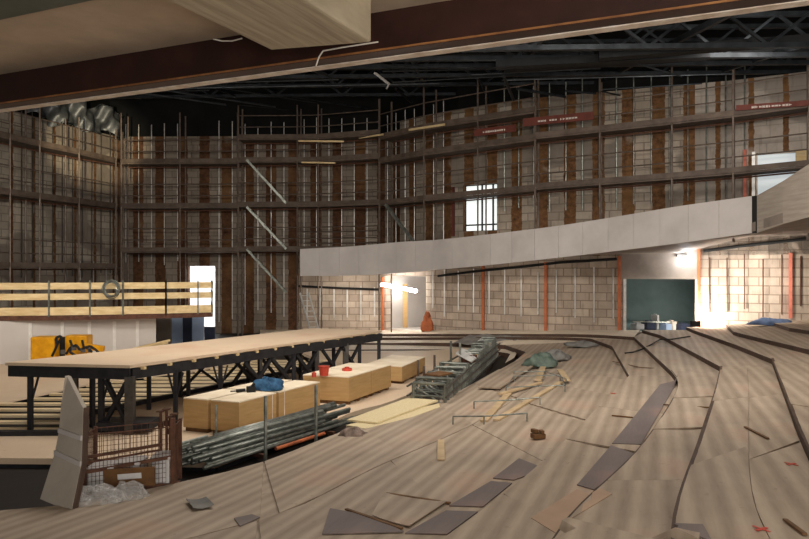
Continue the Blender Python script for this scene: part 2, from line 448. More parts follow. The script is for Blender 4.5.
WB = catmull([pt(q) for q in (('w',260,-2.78),('w',300,-2.78),('w',380,-2.76),('w',450,-2.48),('w',540,-2.30),('w',640,-2.17))], 24)
E3 = edge(None, [('w',642,-2.17),(661.5,335.5,-2.08),(721,367,-1.96)],
          [(716,390,-1.91),(700,440,-1.87),(673,530,-1.79),('x',1.3,3.0,-1.74),('x',.2,1.0,-1.7),('x',-1.5,-1,-1.68),('x',-6,-1.5,-1.68)])
E4 = edge(None, [('w',686,-2.02),(693,330,-1.98),(735,344.5,-1.89),(772,359,-1.82)],
          [(782,385,-1.77),(809,450,-1.69),('x',2.85,4.2,-1.6),('x',2.6,2.0,-1.55),('x',2.0,0,-1.5),('x',1.2,-2,-1.5),('x',0,-3,-1.5)])
E5 = edge(None, [('w',726,-1.90),(734,332,-1.83),(809,349.6,-1.70),(850,361,-1.66)],
          [(880,400,-1.6),(930,470,-1.5),('x',4.4,2.5,-1.4),('x',4.2,-2,-1.35),('x',4,-4,-1.35)])
E6 = edge(None, [('w',766,-1.72),(790,328,-1.62),(860,337,-1.55),(930,345,-1.5)],
          [(960,380,-1.45),('x',6.6,6,-1.35),('x',6.2,2,-1.3),('x',6,-2,-1.25),('x',5.8,-4,-1.25)])
E7 = edge(None, [('w',840,-1.5),('w',900,-1.45),('w',960,-1.4),('w',999,-1.4)],
          [('x',14,12,-1.25),('x',12,4,-1.1),('x',11,-2,-1.05),('x',11,-4,-1.05)])
dn = Vector((0,0,-ST))
def strip(A, B):                       # surface function between upper edge A and the foot of edge B
    n = len(A) - 1
    def fn(s, t):                      # t along, s across
        x = t * n; i = min(n - 1, int(x)); f = x - i
        a = A[i].lerp(A[i+1], f); b = B[i].lerp(B[i+1], f) + dn
        return a.lerp(b, s)
    return fn
tiers = []; ALLV = []; ALLF = []
def tier(A, B, mat, ns=2):
    n = len(A) - 1; fn = strip(A, B); mb = MB(); mb.grid(lambda u, v: fn(v, u), n, ns)
    k = len(ALLV); ALLV.extend(mb.v); ALLF.extend([tuple(k + i for i in f) for f in mb.f])
    return struct('floor', mb, mat)
def riser(A, depth, mat):
    mb = MB(); k = 0
    for p in A: mb.v += [p, p + Vector((0,0,-depth))]
    for i in range(len(A) - 1): mb._f((2*i, 2*i+1, 2*i+3, 2*i+2))
    return struct('floor', mb, mat)
tier(E0[0], E1[0], m['tread']); tier(E1[0], E2[0], m['tread'])
struct('floor', MB().grid(lambda u, v: E2[0][round(u*24)].lerp(WB[round(u*24)] , v), 24, 1), m['tread'])
EE = [E0, E1, E2, E3, E4, E5, E6, E7]
for k, (p, q) in enumerate(zip(EE, EE[1:])):
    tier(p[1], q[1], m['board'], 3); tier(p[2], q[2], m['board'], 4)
    for seg in q[:3]:
        if seg and k < 6: riser(seg, ST + .03, m['riser'])
for q, wn in ((E2[2], .01), (E3[2], .028), (E4[2], .03)):  # dark strips drawn for the shadow and gap along the sheet edges
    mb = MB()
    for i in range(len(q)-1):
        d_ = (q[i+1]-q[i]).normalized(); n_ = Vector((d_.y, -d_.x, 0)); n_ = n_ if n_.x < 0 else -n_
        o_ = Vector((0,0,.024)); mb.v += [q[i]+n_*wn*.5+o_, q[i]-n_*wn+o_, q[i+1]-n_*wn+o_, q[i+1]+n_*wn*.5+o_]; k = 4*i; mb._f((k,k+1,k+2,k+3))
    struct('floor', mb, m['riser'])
riser(E0[0], .5, m['riser']); riser(E0[1], .5, m['riser']); riser(E0[2], .6, m['riser'])
# lower steps on the far side of the pit
for far, dz in (([(290,350,-2.86),(380,349.5,-2.86),(470,349.5,-2.84),(500,352,-2.80),(515,356,-2.78),(505,363,-2.75)], .1),
                ([(290,357,-2.90),(380,356,-2.90),(450,356,-2.88),(480,358,-2.86),(492,362,-2.85),(486,370,-2.83)], .1)):
    P = catmull([G(*q) for q in far], 24); mb = MB()
    for i, p in enumerate(P):
        q = p + (Vector((0,0,0)) + Vector((.5, 2.2, 0))); mb.v += [p, Vector((q.x, q.y, p.z)), p - Vector((0,0,.3))]
    for i in range(24): mb.cur = 0; mb._f((3*i, 3*i+3, 3*i+4, 3*i+1)); mb.cur = 1; mb._f((3*i, 3*i+2, 3*i+5, 3*i+3))
    struct('floor', mb, [m['tread'], m['riser']])
mb = MB().box((0, 18, -.1), (60, 44, .2)); struct('floor', mb, m['pitfloor'])

bvh = BVHTree.FromPolygons([tuple(v) for v in ALLV], ALLF)
CAM = Vector((0,0,E))
def hit(px, py, lift=0):
    d = Vector(((px - CX)/F, 1, (CY - py)/F)).normalized()
    r = bvh.ray_cast(CAM, d)
    p = r[0] if r[0] is not None else G(px, py, -2.3)
    return Vector((p.x, p.y, p.z + lift))
def drop(p, lift=0):
    r = bvh.ray_cast(Vector((p.x, p.y, 10)), Vector((0,0,-1)))
    return Vector((p.x, p.y, (r[0].z if r[0] is not None else p.z) + lift))

# ------------------------------------------------------------------ sheets laid over the steps
SHEETS = 0
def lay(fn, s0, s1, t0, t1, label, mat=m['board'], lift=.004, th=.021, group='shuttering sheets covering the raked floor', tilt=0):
    mb = MB(); sk = random.uniform(-.01, .01)
    nu = max(3, int((t1-t0)*40))
    mb.grid(lambda u, v: fn(s0 + (s1-s0)*v, t0 + (t1-t0)*u + sk*v) + Vector((0,0,lift + th + tilt * max(0, u-.5))), nu, 3, th)
    o = mb.build('plywood_sheet', mat); tag(o, label, 'board', group); return o
names = ['lowest step', 'second step up', 'third step up', 'fourth step up', 'fifth step up']
def cover(A, B, name, rows, L, tr, skip=()):
    fn = strip(A, B); n = len(A) - 1
    for r, (s0, s1) in enumerate(rows):
        tot = sum((fn((s0+s1)/2, (i+1)/60) - fn((s0+s1)/2, i/60)).length for i in range(60))
        step = L / tot; t = tr[0] + random.random() * step * .5; k = 0; items = []
        while t < tr[1]:
            items.append((t, min(t + step - .006/tot, tr[1]))); t += step
        items = [q for q in items if q[1]-q[0] > step*.3]
        for k, (a, b) in enumerate(reversed(items)):
            rn = '' if len(rows) == 1 else (', pit side row', ', middle row', ', upper row')[r if len(rows) == 3 else r * 2]
            lab = f'worn pale shuttering sheet on the {name}{rn}, {ORD[k]} from the front'
            lay(fn, s0 + .001, s1 - .001, a, b - .0006, lab, lift=random.uniform(.001, .004), tilt=random.choice([0,0,0,0,.008]))
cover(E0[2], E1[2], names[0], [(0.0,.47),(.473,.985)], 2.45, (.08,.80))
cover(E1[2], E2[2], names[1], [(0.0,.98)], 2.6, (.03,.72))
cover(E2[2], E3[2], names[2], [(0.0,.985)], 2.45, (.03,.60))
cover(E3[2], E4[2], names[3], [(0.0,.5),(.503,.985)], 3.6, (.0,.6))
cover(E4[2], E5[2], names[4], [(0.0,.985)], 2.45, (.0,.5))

def sheet(name, quad, mat, label, cat='board', lift=.026, th=.008, group=None, n=6, curl=0, flat=False, plane=None):
    """a loose sheet whose four corners rest on the raked floor"""
    Q = [G(*q, plane) for q in quad] if plane else [hit(*q) for q in quad]; mb = MB()
    def fn(u, v):
        a = Q[0].lerp(Q[1], u); b = Q[3].lerp(Q[2], u); p = a.lerp(b, v)
        p = drop(p, lift + th) if not flat else p + Vector((0,0,lift + th))
        p.z += curl * (u - .5) ** 2 * 4
        return p
    mb.grid(fn, n, n, th); o = mb.build(name, mat); tag(o, label, cat, group); return o
dk = m['board_dark']
sheet('formwork_sheet', [(519,461),(545,462),(514,483),(493,481)], dk, 'dark grey film-faced panel, farthest of the three stepping down the front')
sheet('formwork_sheet', [(491,484),(512,486),(483,510),(449,509)], dk, 'dark grey film-faced panel, middle of the three stepping down the front')
sheet('formwork_sheet', [(446,514),(478,515),(447,538),(405,537)], dk, 'dark grey film-faced panel at the front edge, nearest of the three in a row')
sheet('formwork_sheet', [(660,386),(678,387),(641,447),(612,446)], dk, 'long dark grey panel lying on the second step, upper one of the pair')
sheet('formwork_sheet', [(611,448),(640,449),(594,493),(577,488)], dk, 'bluish dark grey panel on the second step, lower one of the pair')
sheet('formwork_sheet', [(322,538),(330,512),(372,520),(404,536)], dk, 'dark grey panel at the bottom edge left of centre', lift=.03)
sheet('formwork_sheet', [(186,505),(206,503),(214,511),(193,514)], m['greysheet'], 'small grey board scrap lying left of the front, lighter one', lift=.04, curl=.02)
sheet('formwork_sheet', [(234,522),(252,518),(260,521),(240,530)], dk, 'small dark board scrap lying in front of the tube pile', lift=.03)
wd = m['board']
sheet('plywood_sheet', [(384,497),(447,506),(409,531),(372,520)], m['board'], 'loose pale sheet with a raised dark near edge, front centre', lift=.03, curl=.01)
sheet('plywood_sheet', [(577,492),(612,497),(563,527),(531,521)], M('pink_board', (178,150,126), (158,132,110), scale=2), 'pinkish short sheet below the bluish dark panel', lift=.02)
# a step-up sheet across the very front
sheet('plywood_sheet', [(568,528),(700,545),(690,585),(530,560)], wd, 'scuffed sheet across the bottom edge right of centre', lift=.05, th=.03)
sheet('plywood_sheet', [(676,530),(703,531),(712,548),(670,548)], dk, 'dark scrap at the bottom edge beside the step joint', lift=.04)
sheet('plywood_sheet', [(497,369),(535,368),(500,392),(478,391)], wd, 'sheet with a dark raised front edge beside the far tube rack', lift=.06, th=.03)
sheet('plywood_sheet', [(439,405.5),(440,409),(376,433),(346,427.5)], m['osb'], 'lower of the two yellow chipboard sheets on the pit rim', lift=.01, th=.03, flat=True, plane=-2.53)
sheet('plywood_sheet', [(408,401.5),(438,404),(377,427),(347,424)], m['osb'], 'bright yellow chipboard sheet on the pit rim, upper of the two', lift=.045, th=.03, flat=True, plane=-2.53)
sheet('plywood_sheet', [(338,429),(366,428),(378,434),(352,443)], dk, 'dark board end sticking out under the yellow chipboard', lift=-.06, flat=True, plane=-2.53)
# grey sheeting over far steps
Q = [PD(452,345,24.6), PD(510,345,24.4), PD(530,336.5,25.4), PD(470,336,26.3)]
mb = MB().grid(lambda u, v: Q[0].lerp(Q[1], u).lerp(Q[3].lerp(Q[2], u), v) + Vector((0,0,.06 + .04*math.sin(u*17)*math.cos(v*9))), 14, 6, .02)
tag(mb.build('plastic_sheeting', m['greysheet']), 'grey protective sheeting spread over the far steps', 'sheeting')

# loose planks
def plank(a, b, w, h, label, mat=None, group=None, lift=.0):
    A = hit(*a); B = hit(*b); A.z += lift + h/2 + .03; B.z += lift + h/2 + .03
    return tag(MB().bar(A, B, w, h).build('plank', mat or m['timber']), label, 'plank', group)
dull = M('dull_plank', (196,172,136), (164,140,108), scale=3, stretch=(1,1,1))
plank((496,423),(561,384), .1, .03, 'long pale plank lying diagonally, right one of the crossed pair', dull)
plank((484,424),(509,395), .12, .03, 'short pale plank lying diagonally at the left of the frames', dull)
plank((500,398),(541,386), .1, .03, 'pale plank running from the middle frame towards the green tarp', dull, lift=.03)
plank((538,384),(543,370), .14, .03, 'upright-looking pale board propped at the green tarp, left one', dull, lift=.03)
plank((560,373),(567,384), .14, .03, 'pale board at the right end of the steel frames', dull, lift=.03)
plank((441,443),(441,463), .09, .02, 'lone short pale slat on the open floor left of centre', dull)
dkp = m['stack_brown']
for a, b, lab in (((613,363),(640,369),'dark batten lying across the second step corner'),
                  ((640,369),(671,371),'dark batten meeting the corner of the third step'),
                  ((386,497),(450,507),'thin brown batten at the top edge of the loose pale front sheet'),
                  ((346,513),(402,533),'dark split batten at the lower left of the loose pale front sheet'),
                  ((612,418),(633,420),'small black strip on the floor above the long dark panel'),
                  ((785,525),(805,540),'dark stick at the bottom right corner'),
                  ((745,430),(768,442),'bent dark strip on the right of the fourth step'),
                  ((664,407),(708,410),'thin seam batten across the third step')):
    plank(a, b, .03, .015, lab, dkp)
# wavy cable across the steps
P = [hit(*q, .05) for q in ((625,355),(633,354),(642,351),(652,346),(660,341),(672,341),(690,338))]
tag(MB().path(P, .02).build('cable', m['rubber']), 'black cable snaking across the step corners near the far opening', 'cable')
# small brown block
A = hit(538,441); b = MB(); b.box(A + Vector((0,0,.07)), (.17,.12,.06), .3); b.box(A + Vector((-.04,.02,.13)), (.06,.1,.05), .5); b.box(A+Vector((.05,0,.125)),(.05,.09,.04),.1)
tag(b.build('wood_offcut', m['stack_brown'], bevel=.004), 'small brown timber offcut standing alone on the floor', 'offcut')

for (x, y), lab in (((791,467),'small red paint mark on the fourth step near the right edge'),((761,533),'red paint mark at the bottom edge on the right'),((613,395),'small red paint mark above the long dark panel')):
    A = hit(x, y, .03); mb = MB(); mb.bar(A + Vector((-.05,-.03,0)), A + Vector((.05,.02,0)), .025, .002); mb.bar(A + Vector((-.03,.05,.001)), A + Vector((.03,-.06,.001)), .02, .002)
    tag(mb.build('paint_mark', m['redbucket']), lab, 'paint mark')
# steel trestle frames lying on the floor
def trestle(pts, legs, label):
    P = [hit(*q) for q in pts]; base = P[0].copy(); root = thing('steel_trestle', label, 'frame', base, 'low steel frames on the raked floor')
    r = .012
    hgt = .15
    up = Vector((0,0,hgt))
    MB().path([p + up for p in P], r).build('rail', m['tubeg'], root)
    for i in legs: MB().tube(P[i] + Vector((0,0,.02)), P[i] + up, r).build('leg', m['tubeg'], root)
trestle([(453,426),(484,426),(527,423)], (0,1,2), 'low grey steel frame lying nearest, with legs, on the raked floor')
trestle([(474,410),(505,409),(540,406)], (0,2), 'low grey steel frame lying second, behind the nearest one')
trestle([(506,395),(535,394),(565,393),(560,382),(514,383),(506,395)], (0,2,3,4), 'rectangular grey steel frame lying beside the green tarp')
trestle([(514,378),(545,378),(566,386)], (0,1,2), 'grey steel frame farthest of the set, behind the rectangular one')

# green tarp bundle and dark bags
def blob(name, c, r, mat, label, cat, seed=0, flat=.5):
    rnd = random.Random(seed); mb = MB(); nu, nv = 28, 14; ph = [rnd.uniform(0,6) for _ in range(6)]
    k = 0
    for i in range(nv + 1):
        th = math.pi * i / nv
        for j in range(nu):
            a = 2*math.pi*j/nu; w = 1 + .16*math.sin(3*a+ph[0]+2*th) + .11*math.sin(5*a+ph[1]-3*th) + .08*math.sin(9*a+ph[2]+5*th) + .05*math.sin(14*a+ph[3])
            z = math.cos(th); z = z if z > 0 else z * .15
            mb.v.append(Vector(c) + Vector((r[0]*w*math.sin(th)*math.cos(a), r[1]*w*math.sin(th)*math.sin(a), r[2]*w*z + .05*r[2])))
    for i in range(nv):
        for j in range(nu): mb._f((i*nu+j, (i+1)*nu+j, (i+1)*nu+(j+1)%nu, i*nu+(j+1)%nu))
    return tag(mb.build(name, mat, smooth=True), label, cat)
blob('tarp_bundle', hit(541,368,.06), (.40,.30,.26), m['greenbag'], 'crumpled dark green tarpaulin heap on the raked floor', 'tarpaulin', 3)
blob('refuse_sack', hit(556,361,.05), (.35,.3,.22), m['greysheet'], 'dark grey crumpled sheeting behind the green tarpaulin', 'sheeting', 5)
blob('tarp_bundle', hit(770,326.0,.05), (.65,.4,.16), M('blue_tarp', (92,112,146), (70,84,112), scale=6), 'flat blue tarpaulin on the top step against the bright wall', 'tarpaulin', 8)
blob('debris_pile', hit(583,347,.03), (.5,.3,.14), m['greysheet'], 'small bluish grey rubble pile at the far end of the first step', 'rubble', 9)
blob('wrapped_bundle', G(352,444,-2.52)+Vector((0,.35,.0)), (.2,.16,.13), M('pale_rag', (140,120,108), (90,78,70), scale=8), 'pale crumpled rags beside the near tube rack', 'rag', 12)

# ------------------------------------------------------------------ pit deck of plywood
ZD = E - 2.8
front = [(0,458),(50,457.5),(160,470),(215,470)]
edge_px = [(-140,457),(0,458),(120,459),(215,462),(262,445),(330,422),(355,411),(392,401),(434,382),(453,368),(475,354),(470,348),(400,352),(300,352)]
P = [G(x, y, -2.8) for x, y in edge_px]
P = [Vector((p.x, p.y, ZD)) for p in P]
smooth = catmull(P[4:11], 24); P = P[:4] + smooth + P[11:]
back = [G(330,363.5,-2.8), G(262,378,-2.8), G(182,394,-2.8), G(88,415,-2.8), G(62,433,-2.8), G(-140,433,-2.8)]
back = [Vector((p.x, p.y, ZD)) for p in back]
mb = MB().poly([p - Vector((0,0,.09)) for p in P + back], .09); struct('floor', mb, m['deckply'])
mb = MB()
for a, b in zip(P[:-3], P[1:-3]): mb.bar(a + Vector((0,.05,-.22)), b + Vector((0,.05,-.22)), .08, .25)
tag(mb.build('deck_void_strip', m['black']), 'black strip put in for the dark void under the curved plywood pit deck', 'beam')  # black strip stands in for the shade beneath the deck edge
# distant plywood area at the left
mb = MB().poly([G(-140,415,-2.86), G(0,405,-2.86), G(60,392,-2.86), G(100,383,-2.86), G(190,373,-2.86), G(270,358,-2.86), G(270,352,-2.86), G(-140,352,-2.86)], .04)
struct('floor', mb, m['deckply'])
# joists and steel beams of the sunken floor
JG = 'pale timber joists in the sunken floor'
jz = -2.79
rows = []
A0 = G(-30,432,jz); A1 = G(-30,372,jz)
def pw(D, T):
    for (d0, p0), (d1, p1) in zip(T, T[1:]):
        if d0 <= D <= d1: return p0 + (p1-p0)*(1/D-1/d0)/(1/d1-1/d0)
    return T[0][1] if D < T[0][0] else T[-1][1]
TL = [(11.5,-40),(14.0,-20),(14.3,10),(15.7,65),(16.7,95),(18.3,185),(21.4,262)]
TR = [(11.5,58),(12.6,66),(13.2,84),(15.3,178),(17.5,258),(20.1,326),(21.4,340)]
for k in range(17):
    D = 11.95 + k * .56
    a = XD(pw(D,TL), D, E-2.78); b = XD(pw(D,TR), D, E-2.78)
    o = MB().bar(a + Vector((0,0,-.03)), b + Vector((0,0,-.03)), .14, .045).build('floor_joist', m['joist'])
    tag(o, 'pale timber joist laid crosswise in the sunken steel floor', 'joist', JG)
def gbar(name, a, b, w, h, z, mat, label, cat):
    A = G(*a, z); B = G(*b, z); return tag(MB().bar(A, B, w, h).build(name, mat), label, cat)
gbar('steel_beam', (84,416), (330,364), .1, .16, -2.79, m['black'], 'black steel beam between the timber joists and the plywood packs', 'beam')
gbar('steel_beam', (-60,436), (60,435), .12, .16, -2.8, m['black'], 'black steel beam at the front of the timber joists', 'beam')
gbar('steel_beam', (-60,411), (98,385), .08, .1, -2.9, m['black'], 'black steel beam along the edge of the far plywood floor', 'beam')

# ------------------------------------------------------------------ stage platform
zt = -1.62
c0 = G(5,362.5,zt); c1 = G(130,365.3,zt); c2 = G(382,330.5,zt); c3 = G(312,328.2,zt)
root = thing('stage_platform', 'long raised platform with a pale plywood top on black steel trestles', 'platform', Vector((c1.x, c1.y, 0.12)))
top = [c0, c1, c2, c3]
MB().poly([p - Vector((0,0,.05)) for p in top], .05).build('deck', m['deckply'], root)
MB().bar(c0 + Vector((.05,.04,-.15)), c1 + Vector((-.02,.04,-.15)), .06, .19).build('front_beam', m['black'], root)
MB().bar(c1 + Vector((-.02,.1,-.16)), c2 + Vector((-.02,-.05,-.16)), .08, .18).build('side_beam', m['black'], root)
MB().bar(c0 + Vector((.06,.1,-.16)), c3 + Vector((.1,-.05,-.16)), .08, .18).build('side_beam', m['black'], root)
MB().bar(c3 + Vector((.06,-.1,-.16)), c2 + Vector((-.1,-.1,-.16)), .08, .18).build('back_beam', m['black'], root)
for k in range(14):
    t = (k + .5) / 14; a = c1.lerp(c2, t); b = c0.lerp(c3, t)
    MB().bar(a + Vector((.025,0,-.08)), b + Vector((-.0,0,-.08)), .07, .045).build('joist', m['timber'], root)
zb = .15
def leg(p, w=.08, mat='black', brace=None):
    MB().box((p.x, p.y, (p.z - .2 + zb)/2), (w, w, p.z - .2 - zb)).build('leg', m[mat], root)
    if brace:
        for s in brace: MB().bar((p.x, p.y, p.z - .75), (p.x + s*.14, p.y, p.z - .25), .03, .03).build('brace', m['black'], root)
L = lambda t, s: (c1.lerp(c2, t)).lerp(c0.lerp(c3, t), s) 
leg(L(.01,.83), .075, 'black', (1,)); leg(L(.02,.50), .08, 'greysteel'); leg(L(.02,.35), .04); leg(L(.02,.29), .085, 'black', (1,)); leg(L(.01,.03), .14, 'greysteel')
leg(L(.13,.02), .07, 'black', (-1,1)); leg(L(.06,.5), .07)
leg(L(.27,.02), .07, 'black', (-1,1)); leg(L(.42,.03), .05, 'greysteel'); leg(L(.27,.7), .07); leg(L(.36,.6), .07)
leg(L(.55,.02), .08); leg(L(.66,.03), .09, 'greysteel'); leg(L(.62,.6), .08); leg(L(.8,.02), .14, 'greysteel'); leg(L(.88,.03), .09)
leg(L(.99,.02), .09); leg(L(.93,.5), .09); leg(L(.8,.6), .08); leg(L(.99,.95), .08); leg(L(.45,.98), .08); leg(L(.7,.98), .08)
def xbrace(p, q, r=.07, n=1):
    zl, zh = zb + .12, p.z - .28
    for k in range(n):
        a = p.lerp(q, k/n); b = p.lerp(q, (k+1)/n)
        MB().bar((a.x,a.y,zl), (b.x,b.y,zh), r, r).build('cross_brace', m['black'], root)
        MB().bar((a.x+.03,a.y,zh), (b.x+.03,b.y,zl), r, r).build('cross_brace', m['black'], root)
xbrace(L(.02,.27), L(.01,.05)); 
xbrace(L(.35,.02), L(.66,.03), .07, 3); xbrace(L(.68,.03), L(.88,.03), .06, 2); xbrace(L(.5,.6), L(.8,.6), .06, 3); xbrace(L(.45,.98), L(.99,.95), .05, 4)
MB().box(L(.035,.12) + Vector((0,0,-1.05)), (.9,.5,.14)).build('base_plate', m['black'], root)

# ------------------------------------------------------------------ plywood packs on the deck
def pack(a, b, c, h, label, seam=None, top=None, strap=True, base=-2.8):
    """a,b,c ground pixels: near corner b, front-left a, right c"""
    A = G(*a, base); B = G(*b, base); C = G(*c, base); Dd = A + C - B
    for v in (A,B,C,Dd): v.z = ZD + .001
    root = thing('board_pack', label, 'board pack', B, 'packs of boards on the plywood deck')
    up = Vector((0,0,h)); g = Vector((0,0,.07)); MB().hexa([A+g,B+g,C+g,Dd+g,A+up-Vector((0,0,.02)),B+up-Vector((0,0,.02)),C+up-Vector((0,0,.02)),Dd+up-Vector((0,0,.02))]).build('boards', m['pack'], root)
    MB().hexa([q + up - Vector((0,0,.02)) for q in (A,B,C,Dd)] + [q + up for q in (A,B,C,Dd)]).build('top_sheet', m['packtop'], root)
    for t in (.08,.5,.92):
        p = B.lerp(C, t); q = A.lerp(Dd, t); MB().bar(p + Vector((0,0,.035)) + (q-p)*.03, q + Vector((0,0,.035)) - (q-p)*.03, .1, .07).build('bearer', m['stack_brown'], root)
    if strap:
        for t in strap:
            p = B.lerp(C, t); q = A.lerp(Dd, t); o = (B - A).normalized() * .006
            MB().hexa([p+o+g-Vector((0,0,0)), p+o+(C-B)*.012+g, p+o+(C-B)*.012+up, p+o+up, p+g, p+(C-B)*.012+g, p+(C-B)*.012+up, p+up]).build('strap', m['white'], root)
    return root
def gp(p): return p
# first block: two by two packs
A = (183.4,431); B = (239,436.5); C = (320,411)
def lerp2(p, q, t):           # world lerp then back to ground pixels
    P = G(*p, -2.8).lerp(G(*q, -2.8), t); return (CX + F*P.x/P.y, CY + F*2.8/P.y)
W = lerp2
Ax, Bx, Cx = G(*A,-2.8), G(*B,-2.8), G(*C,-2.8)
def back_px(p, f, t): # f across A->B, t along B->C
    Pw = Ax.lerp(Bx, f) + (Cx - Bx) * t; return (CX + F*Pw.x/Pw.y, CY + F*2.8/Pw.y)
q = back_px
pack(q(0,.50,0), q(0,1,0), q(0,1,.42), .58, 'plywood pack at the near right corner of the front block', strap=(.88,))
pack(q(0,0,0), q(0,.44,0), q(0,.44,.42), .58, 'plywood pack at the near left corner of the front block', strap=())
pack(q(0,.50,.45), q(0,1,.45), q(0,1,1), .58, 'plywood pack behind the near right one, beside the steel tubes', strap=(.12,))
pack(q(0,0,.45), q(0,.44,.45), q(0,.44,1), .58, 'plywood pack at the far left of the front block, under the blue cloth', strap=())
A = (303,402); B = (349,405); C = (391,389.5)
Ax, Bx, Cx = G(*A,-2.8), G(*B,-2.8), G(*C,-2.8)
pack(q(0,0,0), q(0,1,0), q(0,1,.49), .58, 'plywood pack under the red bucket, near half of the middle block', strap=())
pack(q(0,0,.505), q(0,1,.505), q(0,1,1), .58, 'plywood pack at the far half of the middle block', strap=())
pack((366,381.5), (402,384.5), (425,373), .44, 'plywood pack standing alone, farthest of the three blocks', strap=())
# cloth, bucket etc. on the packs
ztop = ZD + .58
def on(px, py, z): # point on horizontal plane z
    return G(px, py, z - E)
blob('blue_jacket', on(268,389,ztop) + Vector((0,0,.01)), (.30,.26,.17), m['blue'], 'crumpled blue jacket lying on the front plywood block', 'jacket', 21)
p = on(251,392,ztop); b = MB().box(p + Vector((0,0,.05)), (.16,.12,.1), .3).tube(p + Vector((-.1,0,.04)), p + Vector((-.26,-.04,.03)), .03).tube(p+Vector((.02,0,.1)),p+Vector((.06,0,.16)),.03)
tag(b.build('power_drill', m['rubber'], bevel=.01), 'black power tool lying beside the blue jacket', 'tool')
p = on(236,392,ztop); b = MB().path([p+Vector((-.1,0,.012)), p+Vector((0,.05,.012)), p+Vector((.09,0,.012)), p+Vector((.14,.06,.012))], .012)
tag(b.build('cable', m['rubber']), 'short black cable end on the front plywood block', 'cable')
p = on(324,375.5,ztop)
root = thing('bucket', 'red plastic bucket standing on the middle plywood block', 'bucket', p)
MB().tube(p + Vector((0,0,.002)), p + Vector((0,0,.2)), .09, 20, .115).build('body', m['redbucket'], root, smooth=False)
MB().path([p + Vector((.118*math.cos(a), 0, .2 + .02*math.sin(a))) for a in [math.pi*i/10 for i in range(11)]], .006).build('handle', m['greysteel'], root)
MB().tube(p + Vector((0,0,.19)), p + Vector((0,0,.205)), .125, 20).build('rim', m['redbucket'], root)
p = on(314,377,ztop); tag(MB().tube(p, p + Vector((0,0,.09)), .05, 16, .045).tube(p+Vector((0,0,.09)),p+Vector((0,0,.11)),.02,10).build('tin', m['redbucket']), 'small red tin left of the bucket', 'tin')
p = on(347,370.5,ztop+.003); tag(MB().tube(p, p + Vector((0,0,.05)), .11, 18).tube(p+Vector((0,0,.05)),p+Vector((0,0,.08)),.05,12).build('cable_reel', m['redbucket']), 'flat red reel on the far end of the middle block', 'reel')

# ------------------------------------------------------------------ near tube rack
TG = 'steel scaffold tubes piled in the near rack'
a0 = G(215,470,-2.85); a1 = G(345,428,-2.85)
axis = (a1 - a0).normalized(); side = Vector((axis.y, -axis.x, 0))
org = a0 + side * -.02
rnd = random.Random(4)
bay = 0
for layer in range(5):
    cnt = [8,8,7,6,4][layer]
    for i in range(cnt):
        off = -(i + (.5 if layer % 2 else 0)) * .078 - (layer*.03)
        st = rnd.uniform(-.35, .35) - (.25 if i > 4 else 0); ln = rnd.uniform(2.6, 3.4)
        z = .16 + layer * .072
        p = org + side * off + axis * st; p.z = z + rnd.uniform(0,.025); q2 = p + (axis + side * rnd.uniform(-.03,.03)) * ln; q2.z = z + rnd.uniform(-.0, .05)
        t = MB(); n = 10
        t.tube(p, q2, .031, n)
        tag(t.build('scaffold_tube', m['tubeg'], smooth=True), 'grey steel scaffold tube lying in the pile between the packs and the raked floor', 'tube', TG)
root = thing('tube_rack', 'steel rack with upright galvanised posts holding the near tube pile', 'rack', org + Vector((0,0,-.0)))
root.location.z = .005
def gpost(px, pyb, pyt, h, name='post', r=.025, mat='tubeg'):
    B = G(px, pyb, h); zt2 = E + (CY - pyt)/F*B.y
    MB().tube(B, (B.x, B.y, zt2), r).build(name, m[mat], root)
    return B
gpost(265.5,468,396,-2.8); gpost(316,449,385,-2.8); gpost(216,440,405,-2.8, r=.02)
for t in (.9, 2.6):
    p = org + axis * t; p.z = .1; MB().bar(p + side*.12, p - side*.75, .06, .06).build('crossbar', m['rust'], root)
p = org + axis*1.2 + side*.06; p.z = .2
MB().tube(p + Vector((0,0,-.06)), p + axis*1.2 + Vector((0,0,-.06)), .03).build('side_rail', m['orange'], root)
# loose ends of couplers piled at the left end
rn = random.Random(9); C0 = G(196,463,-2.8)
for i in range(9):
    p = C0 + Vector((rn.uniform(-.3,.45), rn.uniform(-.1,.3), .07 + rn.random()*.2)); dd = axis * rn.uniform(.5,.9) + Vector((0,0,rn.uniform(-.03,.03)))
    tag(MB().tube(p, p + dd, .025).tube(p, p + dd*.06, .04).build('scaffold_tube', m['tubeg']), 'short steel tube end heaped at the left end of the near pile', 'tube', 'short tube ends left of the pile')

# ------------------------------------------------------------------ far rack of frames
root = thing('stillage', 'steel stillage full of scaffold frames at the edge of the curved pit', 'stillage', G(445,408,-2.6))
z0 = -2.62
near = G(446,410,z0); far_ = G(500,357,z0); ax = (far_-near).normalized(); sd = Vector((ax.y,-ax.x,0))
Ln = (far_-near).length
for px, yb, yt in ((424,398,366),(434.5,386,355),(451,378,341),(460,378,343),(483,368,347),(489,362,345),(418,378,360)):
    gpost(px, yb, yt, -2.75 if px < 440 else -2.6, 'post', .028, 'tubeg' if px > 440 else 'tube')
for i in range(3):
    z = near.z + .05 + i*.18
    MB().bar(Vector((near.x,near.y,z)), Vector((far_.x,far_.y,z)), .03, .03).build('rail', m['greysteel'], root)
    q3 = near - sd*.75; q4 = far_ - sd*.6; MB().bar(Vector((q3.x,q3.y,z)), Vector((q4.x,q4.y,z)), .03, .03).build('rail', m['greysteel'], root)
rn = random.Random(11)
FG = 'scaffold frames standing packed in the far stillage'
